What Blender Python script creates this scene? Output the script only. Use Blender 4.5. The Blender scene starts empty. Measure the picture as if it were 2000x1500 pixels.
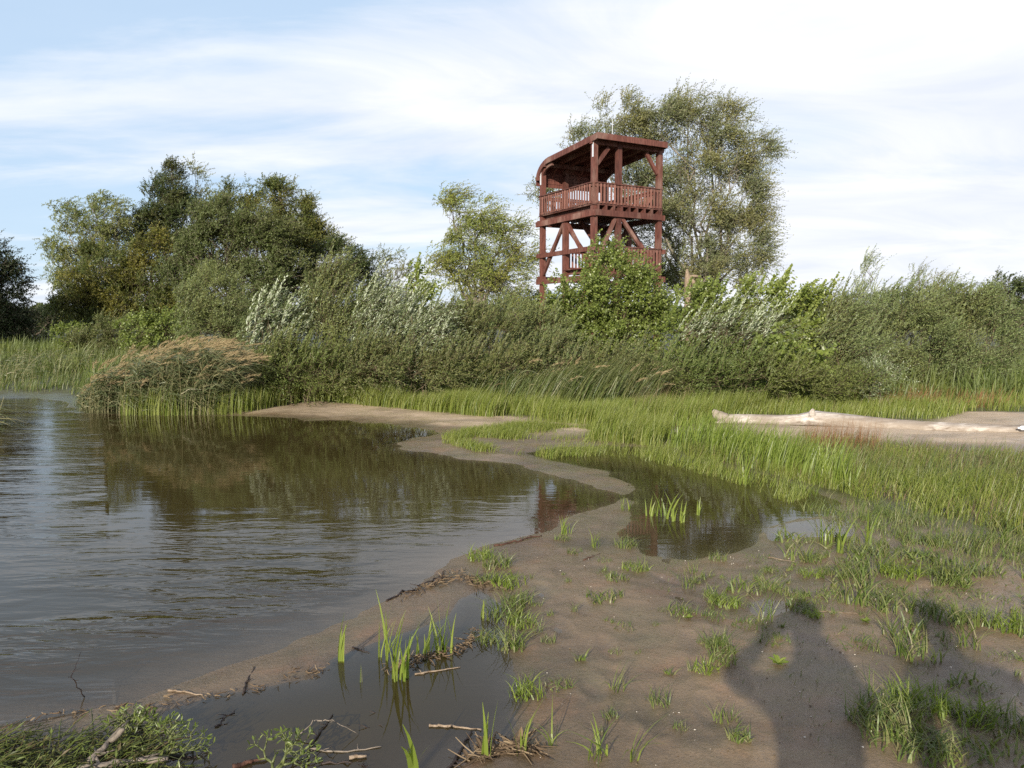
import bpy, math, random
import numpy as np
from mathutils import Vector
R = math.radians
random.seed(5)
rng = np.random.default_rng(11)
S = bpy.context.scene
COL = S.collection

# ------------------------------------------------------------------ camera, world, sun, exposure
CAMZ = 1.7
FPX = 1540.0
PITCH = math.atan((750 - 636) / FPX)
cam_d = bpy.data.cameras.new('camera'); cam = bpy.data.objects.new('camera', cam_d); COL.objects.link(cam)
cam.location = (0, 0, CAMZ); cam.rotation_euler = (math.pi / 2 - PITCH, 0, 0)
cam_d.sensor_width = 36; cam_d.lens = 36 * FPX / 2000; cam_d.clip_start = 0.05; cam_d.clip_end = 5000
S.camera = cam
SUN_AZ, SUN_EL = 18.6, 20.3       # light travels towards +Y turned 18.6 deg to the right, 20.3 deg down
ld = bpy.data.lights.new('sun', 'SUN'); sun = bpy.data.objects.new('sun', ld); COL.objects.link(sun)
ld.energy = 5.0; ld.angle = R(0.55); ld.color = (1.0, 0.91, 0.78)
dv = Vector((math.sin(R(SUN_AZ)) * math.cos(R(SUN_EL)), math.cos(R(SUN_AZ)) * math.cos(R(SUN_EL)), -math.sin(R(SUN_EL))))
sun.rotation_euler = dv.to_track_quat('-Z', 'Y').to_euler()
S.view_settings.view_transform = 'Standard'; S.view_settings.look = 'None'
S.view_settings.gamma = 1.0; S.view_settings.exposure = 0.66
S.cycles.use_denoising = False
S.cycles.max_bounces = 6; S.cycles.diffuse_bounces = 2; S.cycles.glossy_bounces = 3
S.cycles.transmission_bounces = 4; S.cycles.transparent_max_bounces = 8
S.cycles.sample_clamp_indirect = 4.0


class NT:
    """tiny node helper"""
    def __init__(s, tree): s.t = tree; s.n = tree.nodes; s.l = tree.links
    def add(s, typ, **kw):
        n = s.n.new(typ)
        for k, v in kw.items():
            if k.startswith('i_'):
                key = k[2:]; key = int(key) if key.isdigit() else key
                n.inputs[key].default_value = v
            else: setattr(n, k, v)
        return n
    def link(s, a, b): s.l.new(a, b)
    def math(s, op, a, b=0.0, c=None):
        n = s.n.new('ShaderNodeMath'); n.operation = op
        for i, v in enumerate((a, b, c)):
            if v is None: continue
            if isinstance(v, (int, float)): n.inputs[i].default_value = v
            else: s.l.new(v, n.inputs[i])
        return n.outputs[0]
    def ramp(s, fac, stops, interp='LINEAR'):
        n = s.n.new('ShaderNodeValToRGB'); cr = n.color_ramp; cr.interpolation = interp
        while len(cr.elements) < len(stops): cr.elements.new(0.5)
        for e, (p, c) in zip(cr.elements, stops):
            e.position = p; e.color = (c, c, c, 1) if isinstance(c, (int, float)) else (*c, 1)
        s.l.new(fac, n.inputs[0]); return n.outputs[0]
    def mix(s, fac, a, b, mode='MIX'):
        n = s.n.new('ShaderNodeMix'); n.data_type = 'RGBA'; n.blend_type = mode
        for i, v in ((0, fac), (6, a), (7, b)):
            if isinstance(v, (int, float)): n.inputs[i].default_value = v
            elif isinstance(v, tuple): n.inputs[i].default_value = (*v, 1)
            else: s.l.new(v, n.inputs[i])
        return n.outputs[2]
    def noise(s, vec, scale, detail=4, rough=0.5, dist=0.0):
        n = s.n.new('ShaderNodeTexNoise'); n.inputs['Scale'].default_value = scale
        n.inputs['Detail'].default_value = detail; n.inputs['Roughness'].default_value = rough
        n.inputs['Distortion'].default_value = dist
        if vec is not None: s.l.new(vec, n.inputs['Vector'])
        return n.outputs['Fac']
    def mapping(s, vec, scale=(1, 1, 1), rot=(0, 0, 0), loc=(0, 0, 0)):
        n = s.n.new('ShaderNodeMapping'); n.inputs['Scale'].default_value = scale
        n.inputs['Rotation'].default_value = rot; n.inputs['Location'].default_value = loc
        s.l.new(vec, n.inputs[0]); return n.outputs[0]


world = bpy.data.worlds.new('World'); S.world = world; world.use_nodes = True
W = NT(world.node_tree); W.n.clear()
sky = W.add('ShaderNodeTexSky'); sky.sky_type = 'NISHITA'; sky.sun_disc = False
sky.sun_elevation = R(SUN_EL); sky.sun_rotation = R(180 + SUN_AZ); sky.altitude = 100; sky.dust_density = 0.6; sky.air_density = 1.0
tc = W.add('ShaderNodeTexCoord'); sep = W.add('ShaderNodeSeparateXYZ'); W.link(tc.outputs['Generated'], sep.inputs[0])
zz = W.math('ADD', W.math('MAXIMUM', sep.outputs[2], 0.0), 0.13)
cmb = W.add('ShaderNodeCombineXYZ')
W.link(W.math('DIVIDE', sep.outputs[0], zz), cmb.inputs[0]); W.link(W.math('DIVIDE', sep.outputs[1], zz), cmb.inputs[1])
pv = cmb.outputs[0]
big = W.noise(W.mapping(pv, (0.42, 0.75, 1), (0, 0, R(-18)), (3.1, 0.4, 0)), 1.0, 3, 0.5, 0.5)
fine = W.noise(W.mapping(pv, (0.62, 1.15, 1), (0, 0, R(-30)), (1.0, 5.0, 0)), 1.2, 7, 0.58, 0.9)
wisp = W.noise(W.mapping(pv, (0.8, 2.2, 1), (0, 0, R(-12)), (7.0, 2.0, 0)), 1.6, 6, 0.6, 0.8)
cl = W.math('ADD', W.math('MULTIPLY', big, 0.62), W.math('MULTIPLY', fine, 0.30))
cl = W.math('ADD', cl, W.math('MULTIPLY', wisp, 0.14))
# fewer clouds to the upper left, denser to the right and near the horizon
bias = W.math('MULTIPLY', W.math('ADD', sep.outputs[0], -0.10), 0.26)
bias = W.math('ADD', bias, W.math('MULTIPLY', W.math('SUBTRACT', 0.27, sep.outputs[2]), 0.34))
cl = W.math('ADD', cl, bias)
mask = W.ramp(cl, [(0.40, 0.15), (0.49, 0.70), (0.58, 1.0)])
cloudc = W.ramp(fine, [(0.3, (5.8, 6.2, 7.0)), (0.60, (7.2, 7.35, 7.7))])
skyc = W.mix(0.75, sky.outputs[0], (3.9, 5.4, 7.2))
# zenith dimmed to deepen shadows; unseen overhead cloud brightened for water reflections
zen = W.ramp(sep.outputs[2], [(0.52, 1.0), (0.68, 0.5), (1.0, 0.3)])
mask = W.math('MAXIMUM', mask, W.ramp(sep.outputs[2], [(0.38, 0.0), (0.50, 1.0)]))
cloudc = W.mix(W.ramp(sep.outputs[2], [(0.38, 0.0), (0.52, 1.0)]), cloudc, (7.6, 8.0, 9.8))
c1 = W.mix(mask, skyc, cloudc)
c1 = W.mix(1.0, c1, zen, 'MULTIPLY')
bg = W.add('ShaderNodeBackground'); bg.inputs[1].default_value = 0.09
W.link(c1, bg.inputs[0]); wo = W.add('ShaderNodeOutputWorld'); W.link(bg.outputs[0], wo.inputs[0])


# ------------------------------------------------------------------ pixel <-> ground helpers
cP, sP = math.cos(PITCH), math.sin(PITCH)
def ray(px, py):
    px = np.asarray(px, float); py = np.asarray(py, float)
    cx = (px - 1000) / FPX; cy = (750 - py) / FPX
    return cx, cP + cy * sP, -sP + cy * cP
def atY(px, py, Y):
    a, b, c = ray(px, py); t = Y / b
    return np.stack([a * t, b * t, CAMZ + c * t], -1)
def gnd(px, py, z=0.0):
    a, b, c = ray(px, py); t = (z - CAMZ) / c
    return np.stack([a * t, b * t], -1)
def mpp(Y): return Y / FPX

# ------------------------------------------------------------------ object helpers
def tag(o, label=None, cat=None, group=None, kind=None):
    if label: o['label'] = label
    if cat: o['category'] = cat
    if group: o['group'] = group
    if kind: o['kind'] = kind
    return o
def empty(name, loc, rz=0.0):
    o = bpy.data.objects.new(name, None); COL.objects.link(o); o.location = loc; o.rotation_euler = (0, 0, rz)
    o.empty_display_size = 0.2; return o
def mesh_np(name, V, faces, mats, smooth=False, attrs=None, fmat=None):
    """V (n,3); faces list of int arrays (m,k)"""
    me = bpy.data.meshes.new(name)
    V = np.asarray(V, np.float32)
    me.vertices.add(len(V)); me.vertices.foreach_set('co', V.ravel())
    idx = np.concatenate([f.ravel() for f in faces]) if faces else np.zeros(0, int)
    sizes = np.concatenate([np.full(len(f), f.shape[1]) for f in faces])
    me.loops.add(len(idx)); me.loops.foreach_set('vertex_index', idx.astype(np.int32))
    st = np.concatenate([[0], np.cumsum(sizes)[:-1]]).astype(np.int32)
    me.polygons.add(len(sizes)); me.polygons.foreach_set('loop_start', st)
    if not isinstance(mats, (list, tuple)): mats = [mats]
    for m in mats: me.materials.append(m)
    if fmat is not None: me.polygons.foreach_set('material_index', np.asarray(fmat, np.int32))
    me.update(calc_edges=True)
    me.polygons.foreach_set('use_smooth', np.full(len(sizes), bool(smooth)))
    for k, a in (attrs or {}).items():
        at = me.attributes.new(k, 'FLOAT', 'POINT'); at.data.foreach_set('value', np.asarray(a, np.float32))
    return me
def link(name, me, parent=None, loc=None):
    o = bpy.data.objects.new(name, me); COL.objects.link(o)
    if parent is not None: o.parent = parent
    if loc is not None: o.location = loc
    return o
class Geo:
    def __init__(s): s.V = []; s.F = {}; s.n = 0
    def add(s, V, faces):
        V = np.asarray(V, float).reshape(-1, 3)
        for f in faces:
            f = np.asarray(f, int)
            if f.size: s.F.setdefault(f.shape[1], []).append(f + s.n)
        s.V.append(V); s.n += len(V)
    def build(s, name, mat, parent=None, smooth=False, origin=None):
        V = np.concatenate(s.V)
        if origin is not None: V = V - np.asarray(origin)
        F = [np.concatenate(v) for k, v in sorted(s.F.items())]
        return link(name, mesh_np(name, V, F, mat, smooth), parent)
    def beam(s, p0, p1, w, h, up=(0, 0, 1)):
        """box from p0 to p1, w sideways, h along up"""
        p0 = np.array(p0, float); p1 = np.array(p1, float); d = p1 - p0; L = np.linalg.norm(d); d /= L
        up = np.array(up, float)
        if abs(d @ up) > 0.98: up = np.array((0, 1, 0.)) if abs(d[1]) < .9 else np.array((1., 0, 0))
        sd = np.cross(d, up); sd /= np.linalg.norm(sd); u = np.cross(sd, d)
        V = [p + sd * a * w / 2 + u * b * h / 2 for p in (p0, p1) for a, b in ((-1, -1), (1, -1), (1, 1), (-1, 1))]
        s.add(V, [[(0, 1, 2, 3), (7, 6, 5, 4), (0, 4, 5, 1), (1, 5, 6, 2), (2, 6, 7, 3), (3, 7, 4, 0)]])
    def tubes(s, P, Rr, sides=5, caps=True):
        V, F = tubes(P, Rr, sides); s.add(V, F)

def nrm(v): return v / np.maximum(np.linalg.norm(v, axis=-1, keepdims=True), 1e-9)
def tubes(P, Rr, sides=5):
    """P (N,S,3), Rr (N,S) -> verts, faces; ends closed by taper to the given radius"""
    P = np.asarray(P, float); Rr = np.asarray(Rr, float)
    if P.ndim == 2: P = P[None]; Rr = Rr[None]
    N, K, _ = P.shape
    T = np.empty_like(P); T[:, 1:-1] = P[:, 2:] - P[:, :-2]; T[:, 0] = P[:, 1] - P[:, 0]; T[:, -1] = P[:, -1] - P[:, -2]
    T = nrm(T)
    ref = np.where(np.abs(nrm(P[:, -1] - P[:, 0])[:, 2:3]) > 0.8, np.array([[1., 0.2, 0]]), np.array([[0, 0.1, 1.]]))[:, None, :]
    A = nrm(np.cross(T, np.broadcast_to(ref, T.shape))); B = np.cross(T, A)
    an = np.arange(sides) * 2 * np.pi / sides
    V = P[:, :, None, :] + Rr[:, :, None, None] * (A[:, :, None, :] * np.cos(an)[None, None, :, None] + B[:, :, None, :] * np.sin(an)[None, None, :, None])
    V = V.reshape(-1, 3)
    i = np.arange(N)[:, None, None] * K * sides + np.arange(K - 1)[None, :, None] * sides; j = np.arange(sides)[None, None, :]
    j2 = (j + 1) % sides
    F = np.stack([i + j, i + j2, i + sides + j2, i + sides + j], -1).reshape(-1, 4)
    base = np.arange(N)[:, None] * K * sides
    caps = [(base + np.arange(sides)[::-1][None, :]), (base + (K - 1) * sides + np.arange(sides)[None, :])]
    return V, [F] + caps
def curve_pts(p0, p1, k=6, wig=0.05, sag=0.0, r=rng):
    p0 = np.array(p0, float); p1 = np.array(p1, float); t = np.linspace(0, 1, k)[:, None]
    L = np.linalg.norm(p1 - p0); P = p0 + (p1 - p0) * t
    n = r.normal(0, 1, (k, 3)) * wig * L; n[0] = 0; n[-1] = 0
    P += n; P[:, 2] += sag * L * (4 * t * (1 - t))[:, 0]
    return P

def vnoise(x, y, scale, seed=0, octv=3):
    out = np.zeros_like(x, float); amp = 1.0; tot = 0
    for o in range(octv):
        X = x * scale * 2 ** o + seed * 17.3 + o * 5.1; Y = y * scale * 2 ** o - seed * 9.7 + o * 3.3
        xi = np.floor(X); yi = np.floor(Y); fx = X - xi; fy = Y - yi
        fx = fx * fx * (3 - 2 * fx); fy = fy * fy * (3 - 2 * fy)
        def h(a, b):
            q = np.sin(a * 127.1 + b * 311.7 + seed * 3.1) * 43758.5453; return q - np.floor(q)
        v = (h(xi, yi) * (1 - fx) + h(xi + 1, yi) * fx) * (1 - fy) + (h(xi, yi + 1) * (1 - fx) + h(xi + 1, yi + 1) * fx) * fy
        out += amp * (v * 2 - 1); tot += amp; amp *= 0.5
    return out / tot
def pip(poly, x, y):
    c = np.zeros(x.shape, bool); n = len(poly)
    for i in range(n):
        x1, y1 = poly[i]; x2, y2 = poly[(i + 1) % n]
        if y1 == y2: continue
        c ^= ((y1 > y) != (y2 > y)) & (x < (x2 - x1) * (y - y1) / (y2 - y1) + x1)
    return c
def sdf(poly, x, y):
    d = np.full(x.shape, 1e9); n = len(poly)
    for i in range(n):
        a = poly[i]; b = poly[(i + 1) % n]; e = b - a; L = e @ e + 1e-12
        t = np.clip(((x - a[0]) * e[0] + (y - a[1]) * e[1]) / L, 0, 1)
        d = np.minimum(d, (x - a[0] - t * e[0]) ** 2 + (y - a[1] - t * e[1]) ** 2)
    d = np.sqrt(d); return np.where(pip(poly, x, y), -d, d)
def gpoly(pts): return gnd([p[0] for p in pts], [p[1] for p in pts])

# ------------------------------------------------------------------ terrain
RIVER = np.concatenate([gpoly([(-900, 772), (-200, 778), (60, 779), (128, 782), (134, 796), (150, 806), (250, 811), (400, 813), (470, 812), (600, 819), (700, 823), (790, 832),
    (845, 840), (862, 846), (845, 851), (800, 855), (776, 866), (782, 878), (830, 886), (900, 893), (980, 906), (1060, 922), (1120, 937),
    (1160, 950), (1200, 966), (1190, 982), (1130, 1000), (1085, 1026), (1040, 1045), (990, 1056), (930, 1078), (880, 1106), (830, 1132),
    (765, 1168), (735, 1192), (690, 1210), (610, 1238), (520, 1275), (420, 1312), (330, 1345), (240, 1372), (120, 1398), (0, 1425), (-500, 1500)]),
    np.array([(-6., 1.2), (-60., -6), (-90., 18.)])])
POOL2 = gpoly([(1035, 884), (1090, 875), (1180, 870), (1290, 878), (1330, 900), (1420, 912), (1500, 932), (1600, 960), (1655, 985), (1640, 1002),
    (1560, 1012), (1500, 1030), (1480, 1062), (1430, 1080), (1340, 1092), (1270, 1078), (1236, 1050), (1228, 1012), (1240, 985), (1234, 958), (1226, 938),
    (1180, 922), (1120, 908), (1060, 900)])
POOL3 = gpoly([(935, 1158), (965, 1182), (985, 1235), (1005, 1290), (1035, 1350), (1025, 1410), (975, 1455), (900, 1490), (840, 1570), (330, 1570),
    (345, 1480), (352, 1430), (330, 1395), (420, 1362), (520, 1348), (620, 1325), (650, 1290), (740, 1262), (800, 1236), (850, 1205), (895, 1172)])
POOL4 = gpoly([(1462, 1180), (1495, 1170), (1535, 1176), (1545, 1190), (1515, 1203), (1475, 1200)])
POOL5 = gpoly([(1480, 1035), (1560, 1018), (1640, 1010), (1680, 1022), (1640, 1045), (1560, 1052), (1500, 1060)])
POOL6 = gpoly([(1140, 962), (1200, 956), (1236, 950), (1246, 968), (1236, 990), (1180, 992), (1110, 1004)])
SANDB = gpoly([(460, 808), (520, 796), (590, 789), (680, 795), (760, 800), (900, 812), (1100, 828), (1200, 842), (1100, 850), (900, 835), (700, 822)])
SANDR = gpoly([(1330, 846), (1500, 838), (1830, 846), (1860, 822), (1900, 810), (2300, 815), (2300, 872), (1850, 866), (1500, 854)])
SPIT = gpoly([(845, 845), (776, 866), (782, 878), (900, 893), (1060, 922), (1160, 950), (1215, 952), (1226, 938), (1120, 908), (1000, 892), (900, 878), (860, 860)])

def H(x, y, full=False):
    x = np.asarray(x, float); y = np.asarray(y, float)
    dist = np.hypot(x, y)
    wob = vnoise(x, y, 2.2, 3, 5) * np.clip(0.08 + 0.014 * dist, 0, 0.28)
    dr = sdf(RIVER, x, y) + wob
    d2 = sdf(POOL2, x, y) + wob; d3 = sdf(POOL3, x, y) + wob * 0.8; d4 = sdf(POOL4, x, y) + wob * 0.4; d5 = sdf(POOL5, x, y) + wob
    d6 = sdf(POOL6, x, y) + wob
    s = np.minimum.reduce([dr, d2, d3, d4, d5])
    near = np.clip((9.0 - y) / 4.0, 0, 1)
    land = 0.030 * (1 - np.exp(-np.maximum(s, 0) / 0.6))
    # banks behind the shore rise slowly
    k = np.clip((y - 15.2 + vnoise(x, y, 0.15, 5, 2) * 0.8) / 10.0, 0, 1); k = k * k * (3 - 2 * k)
    land = land + 0.025 * np.clip(1 - sdf(SANDR, x, y) / 0.3, 0, 1)
    land = np.where(d6 < .15, land * .35, land)
    land = land + 0.30 * k * np.clip(dr / 2.0, 0, 1)
    land = land + 0.025 * np.exp(-np.abs(sdf(SANDB, x, y).clip(0, None)) / 0.25) * np.clip(dr / 0.8, 0, 1) * np.clip((y - 9.5) / 2, 0, 1)
    land = land + np.clip(s, 0, 0.4) / 0.4 * (vnoise(x, y, 1.1, 8, 3) * 0.014 + 0.006 * vnoise(x, y, 7.0, 9, 2))
    far = np.clip((y - 30) / 60, 0, 1); land = land + far * 1.0
    slope_r = 0.055 + 0.22 * np.clip((y - 5) / 8, 0, 1)
    dep = np.minimum.reduce([np.where(dr < 0, -np.minimum(-dr * slope_r, 0.9), 0),
                             np.where(d2 < 0, -np.minimum(-d2 * 0.12, 0.16), 0),
                             np.where(d3 < 0, -np.minimum(-d3 * 0.12, 0.07), 0),
                             np.where(d4 < 0, -np.minimum(-d4 * 0.08, 0.01), 0),
                             np.where(d5 < 0, -np.minimum(-d5 * 0.03, 0.012), 0)])
    z = np.where(s > 0, land, dep)
    return (z, s, dr, d2, d3) if full else z

_pr = np.random.default_rng(3)
PRINTS = []
for (a, b, n) in (((0.9, 2.9), (1.3, 6.4), 9), ((1.6, 3.0), (3.4, 6.0), 8), ((0.5, 3.3), (0.2, 5.6), 7), ((2.4, 3.2), (0.7, 5.4), 7)):
    a = np.array(a); b = np.array(b); d = (b - a) / np.linalg.norm(b - a)
    for i in range(n):
        c = a + (b - a) * (i + _pr.uniform(-.15, .15)) / n + np.array([-d[1], d[0]]) * (.09 if i % 2 else -.09); PRINTS.append((c, d, _pr.uniform(.006, .014)))
def prints(x, y):
    o = np.zeros_like(x)
    for c, d, dep in PRINTS:
        u = ((x - c[0]) * d[0] + (y - c[1]) * d[1]) / .15; v = (-(x - c[0]) * d[1] + (y - c[1]) * d[0]) / .055
        q = u * u + v * v; o += np.where(q < 4, -dep * np.exp(-q ** 2) + dep * .5 * np.exp(-(q - 1.6) ** 2 * 3), 0)
    return o
az = np.concatenate([np.arange(-180, -48, 2.5), np.arange(-48, 48, 0.21), np.arange(48, 180, 2.5)]) * np.pi / 180
rr = [0.25]
while rr[-1] < 1500:
    r_ = rr[-1]
    rr.append(r_ + (0.05 if r_ < 1.8 else 0.008 + 0.0052 * r_ if r_ < 19 else 0.03 * r_ if r_ < 60 else 0.12 * r_))
rr = np.array(rr)
A_, R_ = np.meshgrid(az, rr)
gx = (R_ * np.sin(A_)).ravel(); gy = (R_ * np.cos(A_)).ravel()
gz, gs, gdr, gd2, gd3 = H(gx, gy, True)
# fine ridges and prints in the mud
NEAR = (gy < 12) & (np.hypot(gx, gy) < 14)
gz = gz + np.where(NEAR & (gs > 0), np.clip(gs, 0, 0.3) / 0.3 * (0.009 * vnoise(gx, gy, 4.0, 21, 4) + 0.004 * vnoise(gx, gy, 20.0, 22, 2) + prints(gx, gy)), 0)
na = len(az); nr = len(rr)
I, J = np.meshgrid(np.arange(nr - 1), np.arange(na), indexing='ij'); J2 = (J + 1) % na
quads = np.stack([I * na + J, I * na + J2, (I + 1) * na + J2, (I + 1) * na + J], -1).reshape(-1, 4)
cap = np.arange(na)[::-1][None, :]
sandv = np.clip(1 - np.minimum(sdf(SANDB, gx, gy), sdf(SANDR, gx, gy)) / 0.5, 0, 1)
vegv = np.maximum(np.clip((gy - 12.8) / 1.5, 0, 1), np.clip(.8 - sdf(gpoly([(1300, 862), (1340, 856), (1500, 866), (1700, 874), (1850, 888), (2150, 898), (2200, 1080), (1900, 1030), (1700, 985), (1510, 928), (1345, 893)]), gx, gy) / .3, 0, .8)) * (1 - sandv)
alg = np.clip(1 - gd2 / 0.3, 0, 1) + 0.7 * np.clip((gy - 8) / 4, 0, 1) * np.clip(-gdr / 0.3, 0, 1)
dark3 = np.clip(1 - gd3 / 0.12, 0, 1)

# ------------------------------------------------------------------ materials
def newmat(name):
    m = bpy.data.materials.new(name); m.use_nodes = True; m.node_tree.nodes.clear(); return m, NT(m.node_tree)
def out(N, sh, disp=None):
    o = N.add('ShaderNodeOutputMaterial'); N.link(sh, o.inputs[0])
def pbsdf(N, col, rough=0.7, spec=0.3, normal=None, **kw):
    b = N.add('ShaderNodeBsdfPrincipled')
    if isinstance(col, tuple): b.inputs['Base Color'].default_value = (*col, 1)
    else: N.link(col, b.inputs['Base Color'])
    if isinstance(rough, (int, float)): b.inputs['Roughness'].default_value = rough
    else: N.link(rough, b.inputs['Roughness'])
    b.inputs['Specular IOR Level'].default_value = spec
    if normal is not None: N.link(normal, b.inputs['Normal'])
    for k, v in kw.items(): b.inputs[k].default_value = v
    return b.outputs[0]
def bump(N, h, strength, dist=0.01):
    b = N.add('ShaderNodeBump'); b.inputs['Strength'].default_value = strength; b.inputs['Distance'].default_value = dist
    N.link(h, b.inputs['Height']); return b.outputs[0]
def attr(N, name): return N.add('ShaderNodeAttribute', attribute_name=name).outputs['Fac']

def mat_ground():
    m, N = newmat('mud and sand')
    g = N.add('ShaderNodeNewGeometry'); P = g.outputs['Position']
    sp = N.add('ShaderNodeSeparateXYZ'); N.link(P, sp.inputs[0]); z = sp.outputs[2]
    n1 = N.noise(P, 1.2, 5, 0.6); n2 = N.noise(P, 9, 5, 0.65); n3 = N.noise(P, 60, 4, 0.7); n4 = N.noise(P, 300, 2, 0.5)
    zz = N.math('ADD', z, N.math('MULTIPLY', N.math('SUBTRACT', n1, 0.5), 0.05))
    dry = N.ramp(zz, [(0.0, 0.0), (0.03, 0.45), (0.06, 0.8), (0.1, 1.0)])
    wetc = N.mix(n2, (0.088, 0.064, 0.038), (0.140, 0.102, 0.061))
    dryc = N.mix(n2, (0.178, 0.124, 0.070), (0.245, 0.175, 0.104))
    c = N.mix(dry, wetc, dryc)
    rust = N.ramp(N.noise(P, 2.3, 4, 0.6), [(0.52, 0.0), (0.68, 0.55)])
    c = N.mix(rust, c, (0.20, 0.11, 0.058))
    grn = N.ramp(N.noise(N.mapping(P, (1, 1, 1), (0, 0, 0), (5, 3, 0)), 1.7, 5, 0.65), [(0.5, 0.0), (0.66, 0.4)])
    c = N.mix(grn, c, (0.085, 0.085, 0.045))
    sandc = N.mix(n2, (0.31, 0.235, 0.155), (0.44, 0.345, 0.235))
    sandm = N.math('MULTIPLY', attr(N, 'sand'), N.ramp(zz, [(0.015, 0.15), (0.045, 1.0)]))
    c = N.mix(sandm, c, sandc)
    c = N.mix(N.math('MULTIPLY', attr(N, 'veg'), 0.9), c, N.mix(n2, (0.035, 0.04, 0.016), (0.07, 0.085, 0.03)))
    sub = N.ramp(z, [(0.0, 1.0), (0.004, 0.0)])
    # ramps clamp below zero, so shift for the depth
    depth = N.math('MULTIPLY', z, -1.0)
    deepc = N.mix(N.ramp(depth, [(0.0, 0.0), (0.3, 1.0)]), N.mix(n2, (0.11, 0.08, 0.052), (0.17, 0.125, 0.083)), (0.030, 0.026, 0.012))
    deepc = N.mix(N.math('MULTIPLY', attr(N, 'algae'), 0.75), deepc, N.mix(n2, (0.05, 0.055, 0.012), (0.09, 0.085, 0.022)))
    deepc = N.mix(N.math('MULTIPLY', attr(N, 'silt'), 0.85), deepc, N.mix(n2, (0.030, 0.027, 0.025), (0.055, 0.048, 0.042)))
    c = N.mix(N.ramp(N.math('ADD', z, 0.004), [(0.0, 1.0), (0.008, 0.0)]), c, deepc)
    # specks: shells, grit
    v = N.add('ShaderNodeTexVoronoi', feature='F1'); v.inputs['Scale'].default_value = 26; N.link(P, v.inputs['Vector'])
    sc = N.add('ShaderNodeSeparateColor'); N.link(v.outputs['Color'], sc.inputs[0])
    spk = N.math('MULTIPLY', N.ramp(v.outputs['Distance'], [(0.07, 1.0), (0.10, 0.0)]), N.ramp(sc.outputs[0], [(0.96, 0.0), (0.97, 1.0)]))
    c = N.mix(spk, c, N.mix(sc.outputs[1], (0.05, 0.035, 0.02), (0.5, 0.46, 0.38)))
    pt = N.ramp(N.noise(N.mapping(P, (1, 1.6, 1), (0, 0, R(20))), 0.9, 5, 0.62, 0.6), [(0.36, 0.72), (0.56, 1.12)]); c = N.mix(1.0, c, pt, 'MULTIPLY')
    fl = N.mix(N.ramp(n3, [(0.3, 0.0), (0.7, 1.0)]), (0.84, 0.84, 0.84), (1.14, 1.14, 1.14)); c = N.mix(1.0, c, fl, 'MULTIPLY')
    film = N.ramp(N.noise(P, 1.9, 5, 0.7, 0.4), [(0.42, 0.42), (0.6, 1.0)])
    rough = N.math('MULTIPLY', N.ramp(zz, [(0.0, 0.22), (0.025, 0.36), (0.05, 0.62), (0.1, 0.95)]), film)
    hh = N.math('ADD', N.math('MULTIPLY', n2, 0.5), N.math('ADD', N.math('MULTIPLY', n3, 0.35), N.math('MULTIPLY', n4, 0.12)))
    out(N, pbsdf(N, c, rough, 0.4, bump(N, hh, 0.5, 0.03))); return m

def mat_water():
    m, N = newmat('water')
    g = N.add('ShaderNodeNewGeometry'); P = g.outputs['Position']
    rip = attr(N, 'ripple')
    w1 = N.noise(N.mapping(P, (1.7, 6.0, 1), (0, 0, R(-26))), 1.0, 3, 0.5, 0.7)
    w2 = N.noise(N.mapping(P, (4.5, 13, 1), (0, 0, R(-14))), 1.0, 2, 0.5, 0.6)
    w3 = N.noise(N.mapping(P, (0.55, 1.3, 1), (0, 0, R(-30))), 1.0, 2, 0.5, 0.3)
    gust = N.ramp(w3, [(0.36, 0.18), (0.6, 1.0)])
    hgt = N.math('ADD', N.math('MULTIPLY', w1, 0.023), N.math('MULTIPLY', w2, 0.0085))
    hgt = N.math('MULTIPLY', hgt, N.math('MULTIPLY', rip, gust))
    calm = N.math('MULTIPLY', N.noise(N.mapping(P, (1.5, 5, 1)), 2.0, 2, 0.5), 0.0006)
    hgt = N.math('ADD', hgt, calm)
    b = N.add('ShaderNodeBump'); b.inputs['Strength'].default_value = 1.0; b.inputs['Distance'].default_value = 1.0
    N.link(hgt, b.inputs['Height'])
    dt = N.add('ShaderNodeVectorMath', operation='DOT_PRODUCT'); N.link(g.outputs['Incoming'], dt.inputs[0]); N.link(b.outputs[0], dt.inputs[1])
    cs_ = N.math('MINIMUM', N.math('ABSOLUTE', dt.outputs['Value']), 1.0)
    frs = N.math('MULTIPLY_ADD', N.math('POWER', N.math('SUBTRACT', 1.0, cs_), 5.0), 0.98, 0.02)   # Schlick, the same from both sides
    gl = N.add('ShaderNodeBsdfGlossy'); gl.inputs['Roughness'].default_value = 0.03; N.link(b.outputs[0], gl.inputs['Normal'])
    tr = N.add('ShaderNodeBsdfTransparent'); tr.inputs[0].default_value = (0.86, 0.84, 0.76, 1)
    df = N.add('ShaderNodeBsdfDiffuse'); df.inputs[0].default_value = (0.040, 0.030, 0.010, 1)
    dep = attr(N, 'depth'); k = N.ramp(dep, [(0.0, 0.08), (0.025, 0.50), (0.06, 0.85), (0.2, 0.98)])
    m1 = N.add('ShaderNodeMixShader'); N.link(k, m1.inputs[0]); N.link(tr.outputs[0], m1.inputs[1]); N.link(df.outputs[0], m1.inputs[2])
    m2 = N.add('ShaderNodeMixShader'); N.link(frs, m2.inputs[0]); N.link(m1.outputs[0], m2.inputs[1]); N.link(gl.outputs[0], m2.inputs[2])
    out(N, m2.outputs[0]); return m

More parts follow.
